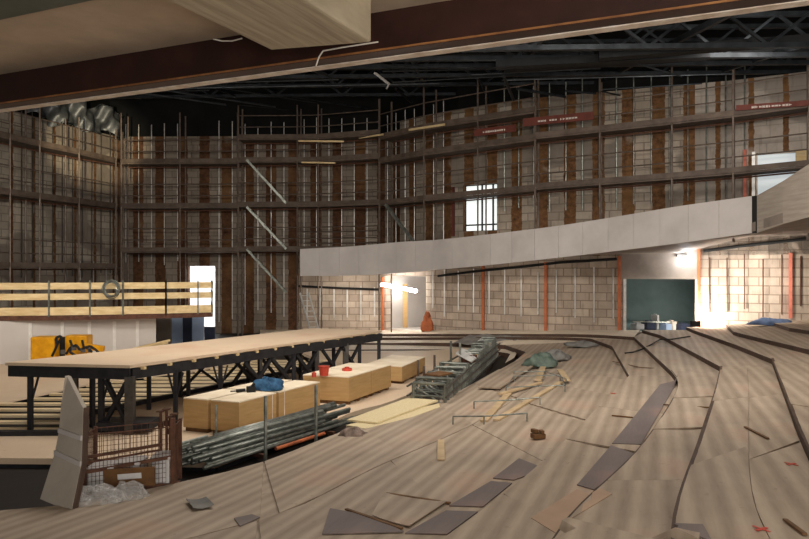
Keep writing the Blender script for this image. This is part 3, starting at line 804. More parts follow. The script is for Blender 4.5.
for i in range(26):
    t = (i + .5)/26 * Ln * .97; p = near + ax*t - sd*.05; w = .62 if i < 14 else .4; h = rn.uniform(.38,.5) if i < 13 else rn.uniform(.45,.62)
    if 9 < i < 14: h = .3
    z = near.z + .02; a = Vector((p.x,p.y,z)); b2 = a - sd*w + ax*rn.uniform(-.1,.1)
    fr = MB().tube(a, a+Vector((0,0,h)), .03).tube(b2, b2+Vector((0,0,h)), .03).tube(a+Vector((0,0,h)), b2+Vector((0,0,h)), .028).tube(a+Vector((0,0,h*.45)), b2+Vector((0,0,h*.45)), .022)
    fr.tube(a+Vector((0,0,h*.05)), b2+Vector((0,0,h*.9)), .016)
    tag(fr.build('scaffold_section', m['tubeg']), 'grey scaffold frame packed upright in the far stillage', 'frame', FG)
for i in range(7):
    p = near + ax*(Ln*.42 + i*.16) - sd*.08; z = near.z + .46
    a = Vector((p.x,p.y,z)); MBb = MB().tube(a, a - sd*.45 + ax*.35 + Vector((0,0,.14)), .022)
    tag(MBb.build('scaffold_tube', m['stud']), 'shiny steel tube lying across the middle of the far stillage', 'tube', 'shiny tubes across the far stillage')
p = near + ax*Ln*.6 - sd*.3; p.z = near.z + .45
tag(MB().box(p, (.4,.3,.12), .5).build('timber_block', m['timber']), 'pale timber block on top of the far stillage', 'timber')
p = near + ax*Ln*.5 - sd*.3; p.z = near.z + .42
tag(MB().box(p, (.3,.25,.14), .8).box(p+Vector((.15,.1,.06)),(.2,.1,.08),.2).build('rusty_bracket', m['rust']), 'rusty brown brackets lying on top of the far stillage', 'bracket')
p = near + ax*Ln*.12 - sd*.35; p.z = near.z + .52
tag(MB().box(p, (.5,.35,.03), .9).build('timber_board', m['stack_brown']), 'brown board lying on the near end of the far stillage', 'board')

# ------------------------------------------------------------------ rusty mesh crate with boxes
zc = -2.5
cB = G(173,488,zc); cA = G(84,500,zc); back = Vector((-.03,.34,0))
root = thing('mesh_crate', 'rusty wire mesh crate on the near rim holding boxes', 'crate', cA)
H = .92
hA = E + (CY-424)/F*cA.y - cA.z; 
corners = [cA, cB, cB + back, cA + back]
for i, p in enumerate(corners):
    MB().box(p + Vector((0,0,.36 if i != 1 else .40)), (.034 if i != 1 else .045,)*2 + (0.72 if i != 1 else .80,)).build('post', m['rust'], root)
for i in range(4):
    a, b2 = corners[i], corners[(i+1) % 4]
    for z, w in (((.05,.035),(.70,.012)) if i == 0 else ((.05,.02),(.70,.01))):
        MB().bar(a + Vector((0,0,z)), b2 + Vector((0,0,z)), w, w).build('rail', m['rust'], root)
a, b2 = corners[0], corners[1]
MB().bar(a+Vector((0,0,.46)), b2+Vector((-.12,0,.50)), .035,.03).build('hinge_bar', m['rust'], root)
MB().bar(a+Vector((0,0,.40)), b2+Vector((-.12,0,.44)), .02,.02).build('hinge_bar', m['rust'], root)
MB().bar(a+Vector((0,-.01,.30)), b2+Vector((0,-.01,.36)), .03,.035).build('front_rail', m['rust'], root)
mbw = MB()
nW = 24
for i in range(nW + 1):
    p = a.lerp(b2, i/nW); mbw.tube(p + Vector((0,0,.05)), p + Vector((0,0,.7)), .003, 5)
for k in range(12):
    z = .08 + k*.054; mbw.tube(a + Vector((0,0,z)), b2 + Vector((0,0,z)), .0025, 5)
mbw.build('wire_mesh', m['rust'], root)
mbw = MB()
for (s, e) in ((corners[1], corners[2]), (corners[3], corners[0]), (corners[2], corners[3])):
    for i in range(16):
        p = s.lerp(e, i/15); mbw.tube(p + Vector((0,0,.05)), p + Vector((0,0,.7)), .003, 4)
mbw.build('wire_mesh', m['rust'], root)
MB().box((corners[0]+corners[2])/2 + Vector((0,0,.03)), (.95,.32,.03)).build('floor_plate', m['rust'], root)
# boxes in the crate
def bucketbox(px, w, lab, mat='greybox', hh=.25, dy=.17):
    t = (px-84)/(173-84); p = a.lerp(b2, t) + Vector((0,dy,.05))
    root2 = thing('storage_box', lab, 'box', p)
    MB().box(p + Vector((0,0,hh/2)), (w,.28,hh), .05).build('body', m[mat], root2, bevel=.01)
    MB().box(p + Vector((0,0,hh+.012)), (w+.03,.31,.03), .05).build('lid', m['band'], root2, bevel=.006)
bucketbox(97, .27, 'grey box in the mesh crate, left of three'); bucketbox(124, .26, 'grey box in the mesh crate, middle of three', hh=.27); bucketbox(158, .2, 'grey box in the mesh crate, right of three', hh=.29)
p = a.lerp(b2, .58) + Vector((0,-.16,.06)); r3 = thing('rusty_tray', 'rusty brown metal tray leaning on the front of the mesh crate', 'tray', p)
MB().bar(p + Vector((-.29,.0,.15)), p + Vector((.26,0,.18)), .03, .2).build('panel', m['stack_brown'], r3)
MB().bar(p + Vector((-.14,-.016,.17)), p + Vector((.12,-.016,.19)), .006, .06).build('paint_patch', m['greybox'], r3)
# rusty adjustable props standing at the right end of the crate
for i, (px, yt) in enumerate(((157,411),(163,409),(168,417),(172,414))):
    B = G(px, 484 - i*1, -2.5) + Vector((0, .12 - (.0 if i < 2 else .05), 0)); ztp = E + (CY-yt)/F*B.y
    r4 = thing('steel_prop', f'rusty steel prop beside the mesh crate, {ORD[i]} from the left', 'prop', B, 'rusty props at the crate end')
    MB().tube(B + Vector((0,0,.01)), (B.x,B.y,ztp-.015), .016, 10).build('tube', m['rust'], r4)
    MB().box((B.x,B.y,ztp), (.08,.08,.015)).build('head_plate', m['rust'], r4)
    MB().tube((B.x,B.y,ztp-.2), (B.x,B.y,ztp-.14), .032, 10).build('collar', m['rust'], r4)

# leaning white insulation panels
pb0 = G(40,499,-2.44); pb1 = G(71,512,-2.43)
def at(px, py, D): return PD(px, py, D)
D0 = pb0.y; D1 = pb1.y
root = thing('insulation_board', 'tall pale grey panel with two creases leaning beside the mesh crate', 'panel', pb1)
L4 = [pb0, at(55,452,D0+.15), at(59,430,D0+.22), at(61,405,D0+.28), at(65,376,D0+.36)]
R4 = [pb1, at(81,464,D1+.22), at(82,438,D1+.34), at(83,408,D1+.48), at(67.5,377,D0+.38)]
mb = MB(); nrm = Vector((.35,.9,0)).normalized()*.05
for l, r in zip(L4, R4): mb.v += [l, r, r + nrm, l + nrm]
for i in range(4):
    k = 4*i; mb._f((k,k+1,k+5,k+4),(k+1,k+2,k+6,k+5),(k+2,k+3,k+7,k+6),(k+3,k,k+4,k+7))
mb._f((3,2,1,0),(16,17,18,19)); mb.build('board', m['foam'], root)
for i in (1,2):
    MB().bar(L4[i] + Vector((0,-.01,0)), R4[i] + Vector((0,-.01,0)), .02, .05).build('fold', m['band'], root)
mb = MB(); o2 = Vector((.05,.03,0))
for r in R4[:4]: mb.v += [r + o2*.1, r + o2*.45, r + nrm + o2*.45, r + nrm + o2*.1]
for i in range(3):
    k = 4*i; mb._f((k,k+1,k+5,k+4),(k+1,k+2,k+6,k+5),(k+2,k+3,k+7,k+6),(k+3,k,k+4,k+7))
mb.build('backing_board', m['riser'], root)

# crumpled clear film
def film(c, r, seed):
    rnd = random.Random(seed); mb = MB(); nu, nv = 40, 20; ph = [rnd.uniform(0,6) for _ in range(8)]
    for i in range(nv+1):
        th = math.pi*.5*i/nv
        for j in range(nu):
            a_ = 2*math.pi*j/nu
            w = 1 + .18*math.sin(2*a_+ph[0]) + .12*math.sin(5*a_+ph[1]+4*th) + .09*math.sin(8*a_+ph[2]-6*th) + .06*math.sin(13*a_+ph[3]+9*th)
            zz = r[2]*math.cos(th)*(1 + (.3*math.sin(3*a_+ph[4]+3*th) + .12*math.sin(7*a_+ph[5]-5*th))*math.sin(th))
            mb.v.append(Vector(c) + Vector((r[0]*w*math.sin(th)*math.cos(a_), r[1]*w*math.sin(th)*math.sin(a_), zz)))
    for i in range(nv):
        for j in range(nu): mb._f((i*nu+j,(i+1)*nu+j,(i+1)*nu+(j+1)%nu,i*nu+(j+1)%nu))
    return mb
mb = film(G(93,507,-2.45)+Vector((0,.05,0)), (.27,.16,.2), 1)
m2 = film(G(125,503,-2.45)+Vector((0,.05,0)), (.22,.13,.2), 2); k = len(mb.v); mb.v += m2.v
for f in m2.f: mb._f(tuple(k+i for i in f))
tag(mb.build('plastic_film', m['film'], smooth=True), 'crumpled clear plastic film in front of the mesh crate', 'plastic film')
mb = film(G(138,492,-2.46)+Vector((0,0,0)), (.0,.0,.0), 2)

# ------------------------------------------------------------------ gallery at the left
GAL = [(-160,18.5),(-20,20.2),(40,20.4),(115,20.9),(166,21.4),(213,22.0)]
zdk = E - 1.46
gxy = [XD(px, D) for px, D in GAL]
root = thing('gallery_guardrail', 'site guardrail of pale planks along the left gallery edge', 'guardrail', Vector((gxy[1].x, gxy[1].y, zdk)))
for i, (a, b2) in enumerate(zip(gxy, gxy[1:])):
    for z, h in ((.96,.2),(.64,.19)):
        MB().bar(a + Vector((0,0,zdk+z)), b2 + Vector((0,0,zdk+z+.0)), .035, h).build('plank', m['timber'], root)
    MB().bar(a + Vector((0,-.02,zdk+.2)), b2 + Vector((0,-.02,zdk+.2)), .04, .24).build('toe_board', m['timber'], root)
for px in (-30,49,90,123,166,198,212):
    for (a, da), (b2, db) in zip(GAL, GAL[1:]):
        if a <= px <= b2:
            D = da + (db-da)*(px-a)/(b2-a); p = XD(px, D-.05)
            MB().box((p.x, p.y, zdk+.58), (.04,.04,1.1)).build('post', m['tubeg'], root)
e0 = gxy[-1]; e1 = e0 + Vector((-.72, 2.3, 0))
for z, h in ((.96,.2),(.64,.19),(.2,.24)):
    MB().bar(e0 + Vector((0,0,zdk+z)), e1 + Vector((0,0,zdk+z)), .035, h).build('plank', m['timber'], root)
mb = MB(); pts = gxy + [e1, XD(-160, 24.5)]
mb.poly([Vector((p.x,p.y,zdk-.06)) for p in pts], .12)
struct('floor', mb, m['deckply'])
mb = MB()
for a, b2 in zip(gxy, gxy[1:]): mb.bar(a + Vector((0,-.03,zdk+.0)), b2 + Vector((0,-.03,zdk+0)), .05, .14)
tag(mb.build('gallery_edge_beam', m['rust']), 'reddish brown edge beam under the gallery guardrail', 'beam')
mb = MB(); W0 = XD(-160, 18.9); W1_ = XD(156, 21.75); mb.bar(Vector((W0.x,W0.y,(zdk-.07)/2)), Vector((W1_.x,W1_.y,(zdk-.07)/2)), .1, zdk-.08); struct('wall_gallery', mb, m['drywall'])
for px in (-10,31,63,90,115,138):
    r_ = (px-CX)/F; t_ = (r_*W0.y-W0.x)/((W1_.x-W0.x)-r_*(W1_.y-W0.y)); p = W0.lerp(W1_, t_) + Vector((0,-.062,0)); tp = tag(MB().box((p.x,p.y,(zdk-.1)/2+.05), (.12,.012,zdk-.3)).build('joint_strip', m['joint']), None, None, None, 'structure'); tp.name = 'trim_1'
p = XD(100, 22.2)
# coil of wire hung on the rail
c = PD(112,289.5,20.7); rn = random.Random(3); root = thing('wire_coil', 'grey coil of wire hanging on the gallery guardrail', 'coil', c)
for k in range(9):
    r = .2 + rn.uniform(-.03,.06); ox = Vector((rn.uniform(-.03,.03), rn.uniform(-.04,.04), rn.uniform(-.02,.04)))
    pts = [c + ox + Vector((r*math.cos(t), -.06 + .02*math.sin(3*t+k), r*1.1*math.sin(t))) for t in [2*math.pi*i/20 for i in range(21)]]
    MB().path(pts, .014, 5).build('turn', m['tubeg'], root)
# yellow machine with hoses behind the platform
p = XD(69, 19.2, 0); root = thing('yellow_compressor', 'yellow site machine with black hoses against the white gallery wall', 'machine', Vector((p.x, p.y, .005)))
ztp = E + (CY-336)/F*19.2
MB().box((XD(47,19.2).x, 19.2, (ztp+.0)/2), (.68,.5,ztp-.02)).build('left_housing', m['yellow'], root, bevel=.03)
MB().box((XD(79,19.4).x, 19.4, (ztp+.02)/2), (.62,.4,ztp)).build('right_housing', m['yellow'], root, bevel=.03)
MB().box((XD(62,19.4).x, 19.4, ztp/2), (.4,.35,ztp*.9)).build('engine', m['rubber'], root)
MB().bar(PD(84,346,19.0), PD(104,349,19.0), .1, .16).build('side_tray', m['yellow'], root)
for pl in ([(52,356),(55,350),(58,343),(62,338),(60,336),(56,338),(57,344)], [(66,354),(70,348),(76,345),(80,350),(86,347),(92,352)], [(70,340),(72,346),(70,352),(76,356)], [(82,340),(84,348),(90,346),(96,350),(100,354)]):
    MB().path([PD(x,y,18.95) for x,y in pl], .035, 8).build('hose', m['rubber'], root)
for x, y in ((74,348),(83,350),(90,350),(63,352)):
    MB().box(PD(x,y,18.97), (.12,.08,.12), .4).build('fitting', m['greysteel'], root)
# timber pile at the gallery end
for i in range(2):
    a = PD(125+i*8, 351.5-i*2.6, 20.5); b2 = PD(168+i*2, 342.5-i*2.4, 20.9)
    tag(MB().bar(a, b2, .18, .05).build('plank', m['timber']), 'pale plank sloping down in front of the white gallery wall', 'plank', 'planks sloping beside the gallery wall')

# blue-grey door leaves under the gallery end
def leaf(pa, pb, ya, yb, D, mat, lab, name='door_leaf'):
    a = PD(pa, yb, D); b2 = PD(pb, ya, D)
    tag(MB().box(((a.x+b2.x)/2, D, (.005+b2.z)/2), (b2.x-a.x, .06, b2.z-.005)).build(name, m[mat]), lab, 'panel')
leaf(157,171,314,345,25, 'conc', 'dark grey panel standing under the gallery end, left of the blue ones')
leaf(172,182.5,314,345,25.2, 'paleblue', 'pale blue panel under the gallery end, left one')
leaf(183,192,314,345,25.1, 'navy', 'dark navy panel between the two pale blue ones')
leaf(192.5,204,314,343,25.3, 'paleblue', 'pale blue panel under the gallery end, right one')
leaf(205,215,327,343,26, 'navy', 'low dark panel below the bright doorway')

# ------------------------------------------------------------------ studs on the walls
def studs(pa, pb, spacing, z0, z1, label, mat='stud', w=.055, off=.05, jit=0.0, seedn=1, name='stud_framing', skipf=None):
    La, Lb = wall_len(pa), wall_len(pb); p0 = wall_xy(pa, off)
    root = thing(name, label, 'stud framing', Vector((p0.x, p0.y, z0)))
    rn = random.Random(seedn); L0 = La + .2; cnt = 0; u = pa
    while L0 < Lb:
        while u < pb and wall_len(u) < L0: u += .4
        if not (skipf and skipf(u)):
            p = wall_xy(u, off); a = z0 + rn.uniform(0, jit); b2 = z1 - rn.uniform(0, jit)*.6
            mb = MB().box((p.x, p.y, (a+b2)/2), (w, .04, b2-a)); o = mb.build('stud', m[mat], root)
            cnt += 1
        L0 += spacing
    return root
base_r = lambda px: wz(px, 331)
studs(303,384,.62, E-2.35, E-.75, 'row of bright metal studs on the pale wall left of the lit doorway', jit=.25)
studs(430,618,.68, E-1.95, E+.1, 'row of metal studs on the block wall between the two openings', jit=.35, seedn=2, w=.045)
studs(703,809,.55, E-1.6, E+.55, 'row of metal studs on the bright block wall at the right', jit=.4, seedn=3, w=.02, mat='rust')
studs(215,300,.6, E-2.6, E+6.9, 'tall studs on the striped wall right of the white doorway', 'stud', .03, seedn=4, jit=.8)
studs(122,186,.6, E+.2, E+6.8, 'tall studs on the striped wall above the white doorway', 'stud', .03, seedn=5, jit=.2)
studs(300,455,.58, E+.6, E+7.0, 'tall studs on the striped wall above the left end of the balcony', 'stud', .03, seedn=6, jit=.2)
studs(500,750,.60, E+2.2, E+7.05, 'tall studs standing above the right hand wall head', 'tubeg', .035, seedn=7, jit=.25)
studs(5,118,.5, E-.4, E+6.5, 'dark studs on the grey left wall', 'greysteel', .03, seedn=8, jit=.6)
studs(60,116,.7, E-.6, E+.4, 'short shiny studs low on the left wall', 'stud', .03, seedn=12, jit=.2, off=.12)
# head rails of the lower walls (dark pipes)
def wallpipe(pts, r, mat, lab, off=.12, name='pipe'):
    P = []
    for px, py in pts: p = wall_xy(px, off); P.append(Vector((p.x, p.y, (CY-py)/F*p.y + E)))
    return tag(MB().path(P, r, 8).build(name, m[mat]), lab, 'pipe')
wallpipe([(299,286),(340,288),(382,289.5)], .05, 'rubber', 'dark pipe along the head of the wall left of the lit doorway')
wallpipe([(440,276),(480,271),(530,266),(560,262.5),(617,259)], .05, 'rubber', 'dark pipe along the head of the middle block wall')
wallpipe([(703,251),(740,246),(809,238.5),(850,235)], .055, 'rubber', 'dark pipe along the head of the bright right wall')
# coloured steel posts
def wallpost(px, w, ya, yb, mat, lab, off=.08):
    p = wall_xy(px, off); a = (CY-yb)/F*p.y + E; b2 = (CY-ya)/F*p.y + E
    d = (wall_xy(px+1)-wall_xy(px)).normalized()
    tag(MB().bar(Vector((p.x,p.y,a)), Vector((p.x,p.y,b2)), w, .1, up=d).build('steel_post', m[mat]), lab, 'post')
wallpost(619.5, .17, 256, 331, 'orange', 'orange primed post left of the wide dark opening')
wallpost(384, .09, 277, 331, 'orange', 'rusty orange post at the left jamb of the lit doorway')
wallpost(698.5, .12, 249, 327, 'orange', 'thin orange rusty post right of the wide dark opening')
wallpost(790.5, .13, 253, 318, 'salmon', 'salmon pink post on the bright right wall')
wallpost(484, .08, 266, 331, 'orange', 'faint orange post in the middle block wall, left of two')
wallpost(546, .08, 262, 331, 'orange', 'thin orange post in the middle block wall, right of two')
wallpost(454, .12, 187, 236, 'redboard', 'red primed post left of the bright upper window')
wallpost(745, .25, 150, 200, 'salmon', 'reddish post beside the pale blue window')
wallpost(753.5, .07, 152, 200, 'stud', 'bright white jamb of the pale blue window')
# orange wall stain beside lit doorway, shaped as a raised lump
p = wall_xy(431, .25); blob('wall_stain', Vector((p.x, p.y, wz(431,330))), (.22,.14,.62), m['orange'], 'orange stain patch right of the lit doorway', 'stain', 31)
# grey lintel panel over the dark opening
a = wall_xy(621,.06); b2 = wall_xy(700,.06); zl0 = wz(660,279); zl1 = wz(660,245)
mb = MB().bar(Vector((a.x,a.y,(zl0+zl1)/2)), Vector((b2.x,b2.y,(zl0+zl1)/2)), .1, zl1-zl0); o = struct('trim_2', mb, m['conc'])
for px in (624.5,):
    p = wall_xy(px,.06); o = struct('trim_3', MB().box((p.x,p.y,(wz(px,331)+zl0)/2), (.1,.1,zl0-wz(px,331))), m['stud'])
p = wall_xy(697,.04); struct('trim_4', MB().box((p.x,p.y,(wz(697,330)+zl0)/2), (.1,.1,zl0-wz(697,330))), m['white'])
# clutter in the dark room
fl = wz(660,333); rr = random.Random(17)
base = (wall_xy(640,-1.4)); 
items = [(636,.5,.35,'greybox','grey carton in the dark opening, far left'),(648,.6,.5,'navy','dark blue carton in the dark opening'),(655,.12,.9,'stud','upright white pipe in the dark opening'),(666,.35,.4,'paleblue','pale blue canister in the dark opening'),(672,.28,.55,'white','white canister in the dark opening'),(684,.7,.4,'navy','dark bag-like crate at the right of the dark opening')]
for px, w, h, mt, lab in items:
    h *= .6; w *= .7
    p = wall_xy(px, -1.0 - rr.random()*.4); 
    tag(MB().box((p.x,p.y,fl+h/2+.01), (w,.4,h), .3).box((p.x,p.y,fl+h+.03),(w*.5,.2,.05),.2).build('carton', m[mt], bevel=.02), lab, 'carton')
p = wall_xy(660,-.7); tag(MB().bar(Vector((p.x-1.0,p.y,fl+.36)), Vector((p.x+.4,p.y,fl+.33)), .06,.04).build('trestle_bar', m['tubeg']), 'light bar lying across the clutter in the dark opening', 'bar')
# junk inside the lit doorway
p = wall_xy(390.5,-.9); tag(MB().box((p.x,p.y,(wz(400,331)+wz(400,283))/2), (.22,.12,2.0)).build('door_board', m['pack']), 'pale yellow board standing at the left inside the lit doorway', 'board')
# fluorescent tube in the doorway
a = wall_xy(387,.3); b2 = wall_xy(421,.3); za = (CY-284.5)/F*a.y+E; zb_ = (CY-291)/F*b2.y+E
root = thing('fluorescent_lamp', 'glowing fluorescent tube slung across the lit doorway', 'lamp', Vector((a.x,a.y,za)))
A_ = Vector((a.x,a.y,za)); B_ = Vector((b2.x,b2.y,zb_))
MB().tube(A_, B_, .075, 12).build('tube', m['tubelamp'], root)
MB().tube(A_ + (A_-B_)*.02, A_, .09, 12).build('end_cap', m['white'], root)
mid = (A_+B_)/2; 
point('tube_glow', mid + Vector((.1,-.9,-.1)), 40, (1,.96,.9), .2)
point('doorway_fill', mid + Vector((.2,1.5,-.2)), 45, (1,.98,.95), .3)
# twin bulkhead lamp on the lintel
p = wall_xy(682,.22); zz = (CY-259.5)/F*p.y+E; root = thing('bulkhead_lamp', 'twin lit bulkhead lamp on the grey panel over the dark opening', 'lamp', Vector((p.x,p.y,zz)))
MB().box((p.x,p.y+.06,zz+.15), (.35,.1,.12)).build('housing', m['greysteel'], root)
for s in (-.12,.14): MB().tube((p.x+s,p.y-.04,zz-.02), (p.x+s,p.y-.06,zz+.08), .06, 12).build('bulb', m['bulb'], root)
point('bulkhead_light', (p.x, p.y-.45, zz+.05), 36, (.9,.95,1), .1)
# hidden floodlight at the foot of the bright wall
p = wall_xy(694,.9); zf = wz(694,324)-.05; root = thing('floodlight', 'low site floodlight on the top step aimed at the bright right wall', 'lamp', Vector((p.x,p.y,zf)))
MB().box((p.x,p.y,zf+.12), (.3,.12,.2)).build('housing', m['rubber'], root); MB().tube((p.x-.16,p.y,zf+.02),(p.x-.16,p.y,zf+.15),.015).tube((p.x+.16,p.y,zf+.02),(p.x+.16,p.y,zf+.15),.015).build('stand', m['rubber'], root)
t = wall_xy(712, 0); area('floodlight_beam', (p.x+.1, p.y+.1, zf+.25), .25, 150, (1,.94,.84), (t.x, t.y, E-.9))
p = wall_xy(755,1.6); area('wall_wash', (p.x, p.y, E+.1), .5, 60, (1,.92,.82), (wall_xy(765).x, wall_xy(765).y, E-.6))
p = wall_xy(520,2.4); area('under_balcony_wash', (p.x, p.y, E+.15), 2.5, 44, (1,.91,.8), (wall_xy(520).x, wall_xy(520).y, E-1))
p = wall_xy(350,1.8); area('under_balcony_wash_left', (p.x, p.y, E-.3), 1.0, 50, (1,.92,.8), (wall_xy(352).x, wall_xy(352).y, E-1.2))

# ------------------------------------------------------------------ balcony front
BT = [(300,249,27.5),(350,246.5,26.9),(400,242,25.9),(440,239.5,24.8),(500,233,23),(560,225.5,21.6),(620,216,20.2),(680,206,18.7),(752,196,17.2)]
BB = [(300,276),(350,275.5),(400,273),(440,269.5),(500,264),(560,257.5),(620,250.5),(680,243),(752,233)]
TOP = [PD(*q) for q in BT]; BOT = [PD(x, y, q[2]) for (x, y), q in zip(BB, BT)]
TT = catmull(TOP, 120); TB = catmull(BOT, 120)
root = thing('balcony_parapet', 'curved pale grey boarded balcony front sweeping across the hall', 'balcony', TOP[0])
NP = 20
for k in range(NP):
    i0, i1 = k*6, k*6+6; mb = MB()
    for i in range(i0, i1+1):
        t_ = TT[i].copy(); b_ = TB[i].copy()
        nx = (TT[min(120,i+1)] - TT[max(0,i-1)]).normalized(); nn = Vector((-nx.y, nx.x, 0))*.06
        if i == i0: t_ += nx*.004; b_ += nx*.004
        if i == i1: t_ -= nx*.004; b_ -= nx*.004
        mb.v += [t_, b_, b_+nn, t_+nn]
    for i in range(6):
        q_ = 4*i; mb._f((q_,q_+1,q_+5,q_+4),(q_+1,q_+2,q_+6,q_+5),(q_+2,q_+3,q_+7,q_+6),(q_+3,q_,q_+4,q_+7))
    mb._f((0,1,2,3),(24,27,26,25)); mb.build('cladding_panel', m['band'], root)
mb = MB()
for i in range(121):
    nx = (TT[min(120,i+1)] - TT[max(0,i-1)]).normalized(); nn = Vector((-nx.y, nx.x, 0))
    mb.v += [TT[i]+nn*.065-Vector((0,0,.03)), TB[i]+nn*.065, TB[i]+nn*.16, TT[i]+nn*.16-Vector((0,0,.03))]
for i in range(120):
    q_ = 4*i; mb._f((q_,q_+1,q_+5,q_+4),(q_+1,q_+2,q_+6,q_+5),(q_+2,q_+3,q_+7,q_+6),(q_+3,q_,q_+4,q_+7))
mb.build('backing', m['conc'], root)
# right end returning upward
r0t = TOP[-1]; r0b = BOT[-1]
ends = [(752,196,17.2,233),(757,195.5,16.9,233),(783,181,15.6,224),(809,164,14.6,217),(860,138,13.3,207),(930,110,12,195)]
root2 = thing('balcony_stair_parapet', 'lined grey boarding of the balcony front rising at the right edge', 'balcony', PD(757,214,16.9))
for (x0,y0,d0,b0),(x1,y1,d1,b1) in zip(ends, ends[1:]):
    a,b_,c_,d_ = PD(x0,y0,d0),PD(x0,b0,d0),PD(x1,b1,d1),PD(x1,y1,d1); nn = Vector((.05,.12,0)); MB().hexa([b_,c_,c_+nn,b_+nn,a,d_,d_+nn,a+nn]).build('cladding_panel', m['band2'] if x0 > 753 else m['rubber'], root2)
# balcony floor / soffit back to the wall
mb = MB(); pxs = [300,350,400,440,500,560,620,680,752,783,809,860,930,990]
for px in pxs:
    if px <= 752:
        j = [q[0] for q in BT].index(px); fr_ = BOT[j]
    else:
        e = dict((q[0], q) for q in ends).get(px); fr_ = PD(px, e[3], e[2]) if e else PD(px, 190, 11.5)
    w = wall_xy(px); zs = min(fr_.z, E+.45) if px > 440 else fr_.z
    if px <= 440: zs = fr_.z - .1
    if px > 700: zs = E + 1.0
    mb.v += [Vector((fr_.x, fr_.y+.1, fr_.z+.02)), Vector((w.x, w.y, zs+.12)), Vector((w.x, w.y, zs+.37)), Vector((fr_.x, fr_.y+.1, fr_.z+.25))]
for i in range(len(pxs)-1):
    q_ = 4*i; mb._f((q_,q_+1,q_+5,q_+4),(q_+2,q_+3,q_+7,q_+6),(q_+1,q_+2,q_+6,q_+5),(q_+3,q_,q_+4,q_+7))
struct('ceiling_balcony', mb, m['conc'])

# ------------------------------------------------------------------ scaffolding
def scaffold(nodes, levels, zbase, ztop, label, off=.95, dep=.7, toe=.17, braces=(), extra=()):
    """nodes: px of the standards; levels: function(px)->list of deck z"""
    def solve(px):
        best = min((q*.5 for q in range(-298, 1998)), key=lambda q: abs(CX + F*wall_xy(q, off+dep).x/wall_xy(q, off+dep).y - px)); return best
    nodes = [solve(px) for px in nodes]
    p0 = wall_xy(nodes[0], off); root = thing('scaffolding', label, 'scaffolding', Vector((p0.x,p0.y,zbase)))
    fr = [wall_xy(px, off + (dep if True else 0)) for px in nodes]; bk = [wall_xy(px, off) for px in nodes]
    for i, px in enumerate(nodes):
        for p in (fr[i], bk[i]):
            MB().tube((p.x,p.y,zbase), (p.x,p.y,ztop(px)), .035, 6).build('standard', m['tube'], root)
    for i in range(len(nodes)-1):
        la, lb = levels(nodes[i]), levels(nodes[i+1]); 
        for za, zb2 in zip(la, lb):
            a, b2, c_, d_ = fr[i], fr[i+1], bk[i+1], bk[i]
            mb = MB().hexa([(a.x,a.y,za-.06),(b2.x,b2.y,zb2-.06),(c_.x,c_.y,zb2-.06),(d_.x,d_.y,za-.06),(a.x,a.y,za),(b2.x,b2.y,zb2),(c_.x,c_.y,zb2),(d_.x,d_.y,za)])
            mb.build('deck', m['scafdeck'], root)
            MB().bar(Vector((a.x,a.y-.04,za+toe/2)), Vector((b2.x,b2.y-.04,zb2+toe/2)), .03, toe).build('toe_board', m['scafdeck'], root)
            mbr = MB()
            for hh in (.5, 1.0): mbr.tube((a.x,a.y,za+hh), (b2.x,b2.y,zb2+hh), .024, 5)
            mbr.build('guard_rail', m['tube'], root)
            MB().tube((d_.x,d_.y,za-.1), (c_.x,c_.y,zb2-.1), .03, 5).build('ledger', m['rust'], root)
    for (i, za, j, zb2) in braces:
        a, b2 = fr[i].lerp(fr[j], .15), fr[i].lerp(fr[j], .82); MB().bar(Vector((a.x,a.y-.08,za)), Vector((b2.x,b2.y-.08,zb2)), .12, .1).build('brace', m['tubeg'], root)
    return root
lv = lambda px: [E-1.25, E+.8, E+2.75, E+4.7]
scaffold([-140,-80,-32,10,40,79,116], lambda px: [E+.1, E+2.75, E+4.75], E-1.4, lambda px: E+6.2, 'dark scaffolding standing along the left grey wall', off=.8)
scaffold([121,180,238], lambda px: [E+.8, E+2.75, E+4.7], .0, lambda px: E+6.9, 'scaffolding in front of the striped wall around the white doorway', off=.8)
r_ = scaffold([238.6,297,318,379], lambda px: [E+.85, E+2.8, E+4.75, E+5.75], .0, lambda px: E+7.2, 'scaffolding with steep stair braces between doorway and balcony end', off=.8, braces=((0,E+4.8,1,E+2.9),(0,E+2.75,1,E+.9),(0,E+.9,1,E-1.0)))
lr = lambda px: [E+2.75 + max(0,(px-450))*.0012, E+4.55 + max(0,(px-450))*.0012, E+5.55 + max(0,(px-450))*.0010]
scaffold([379.6,425,478,535], lr, E+.7, lambda px: E+7.2, 'scaffolding around the bright upper window', off=.8, braces=((0,E+2.7,1,E+1.0),))
lr2 = lambda px: [E+2.85 + (px-500)*.0012, E+4.65 + (px-500)*.0014]
scaffold([535.6,600,672,733,809,880,960], lr2, E+.9, lambda px: E+6.5+(px-535)*.002, 'scaffolding along the right hand upper wall with red banner boards', off=.8, braces=())
scaffold([300.5,340,379], lambda px: [E+.62], E+.5, lambda px: E+.75, 'low scaffold lift behind the left end of the balcony', off=1.2, toe=.12)
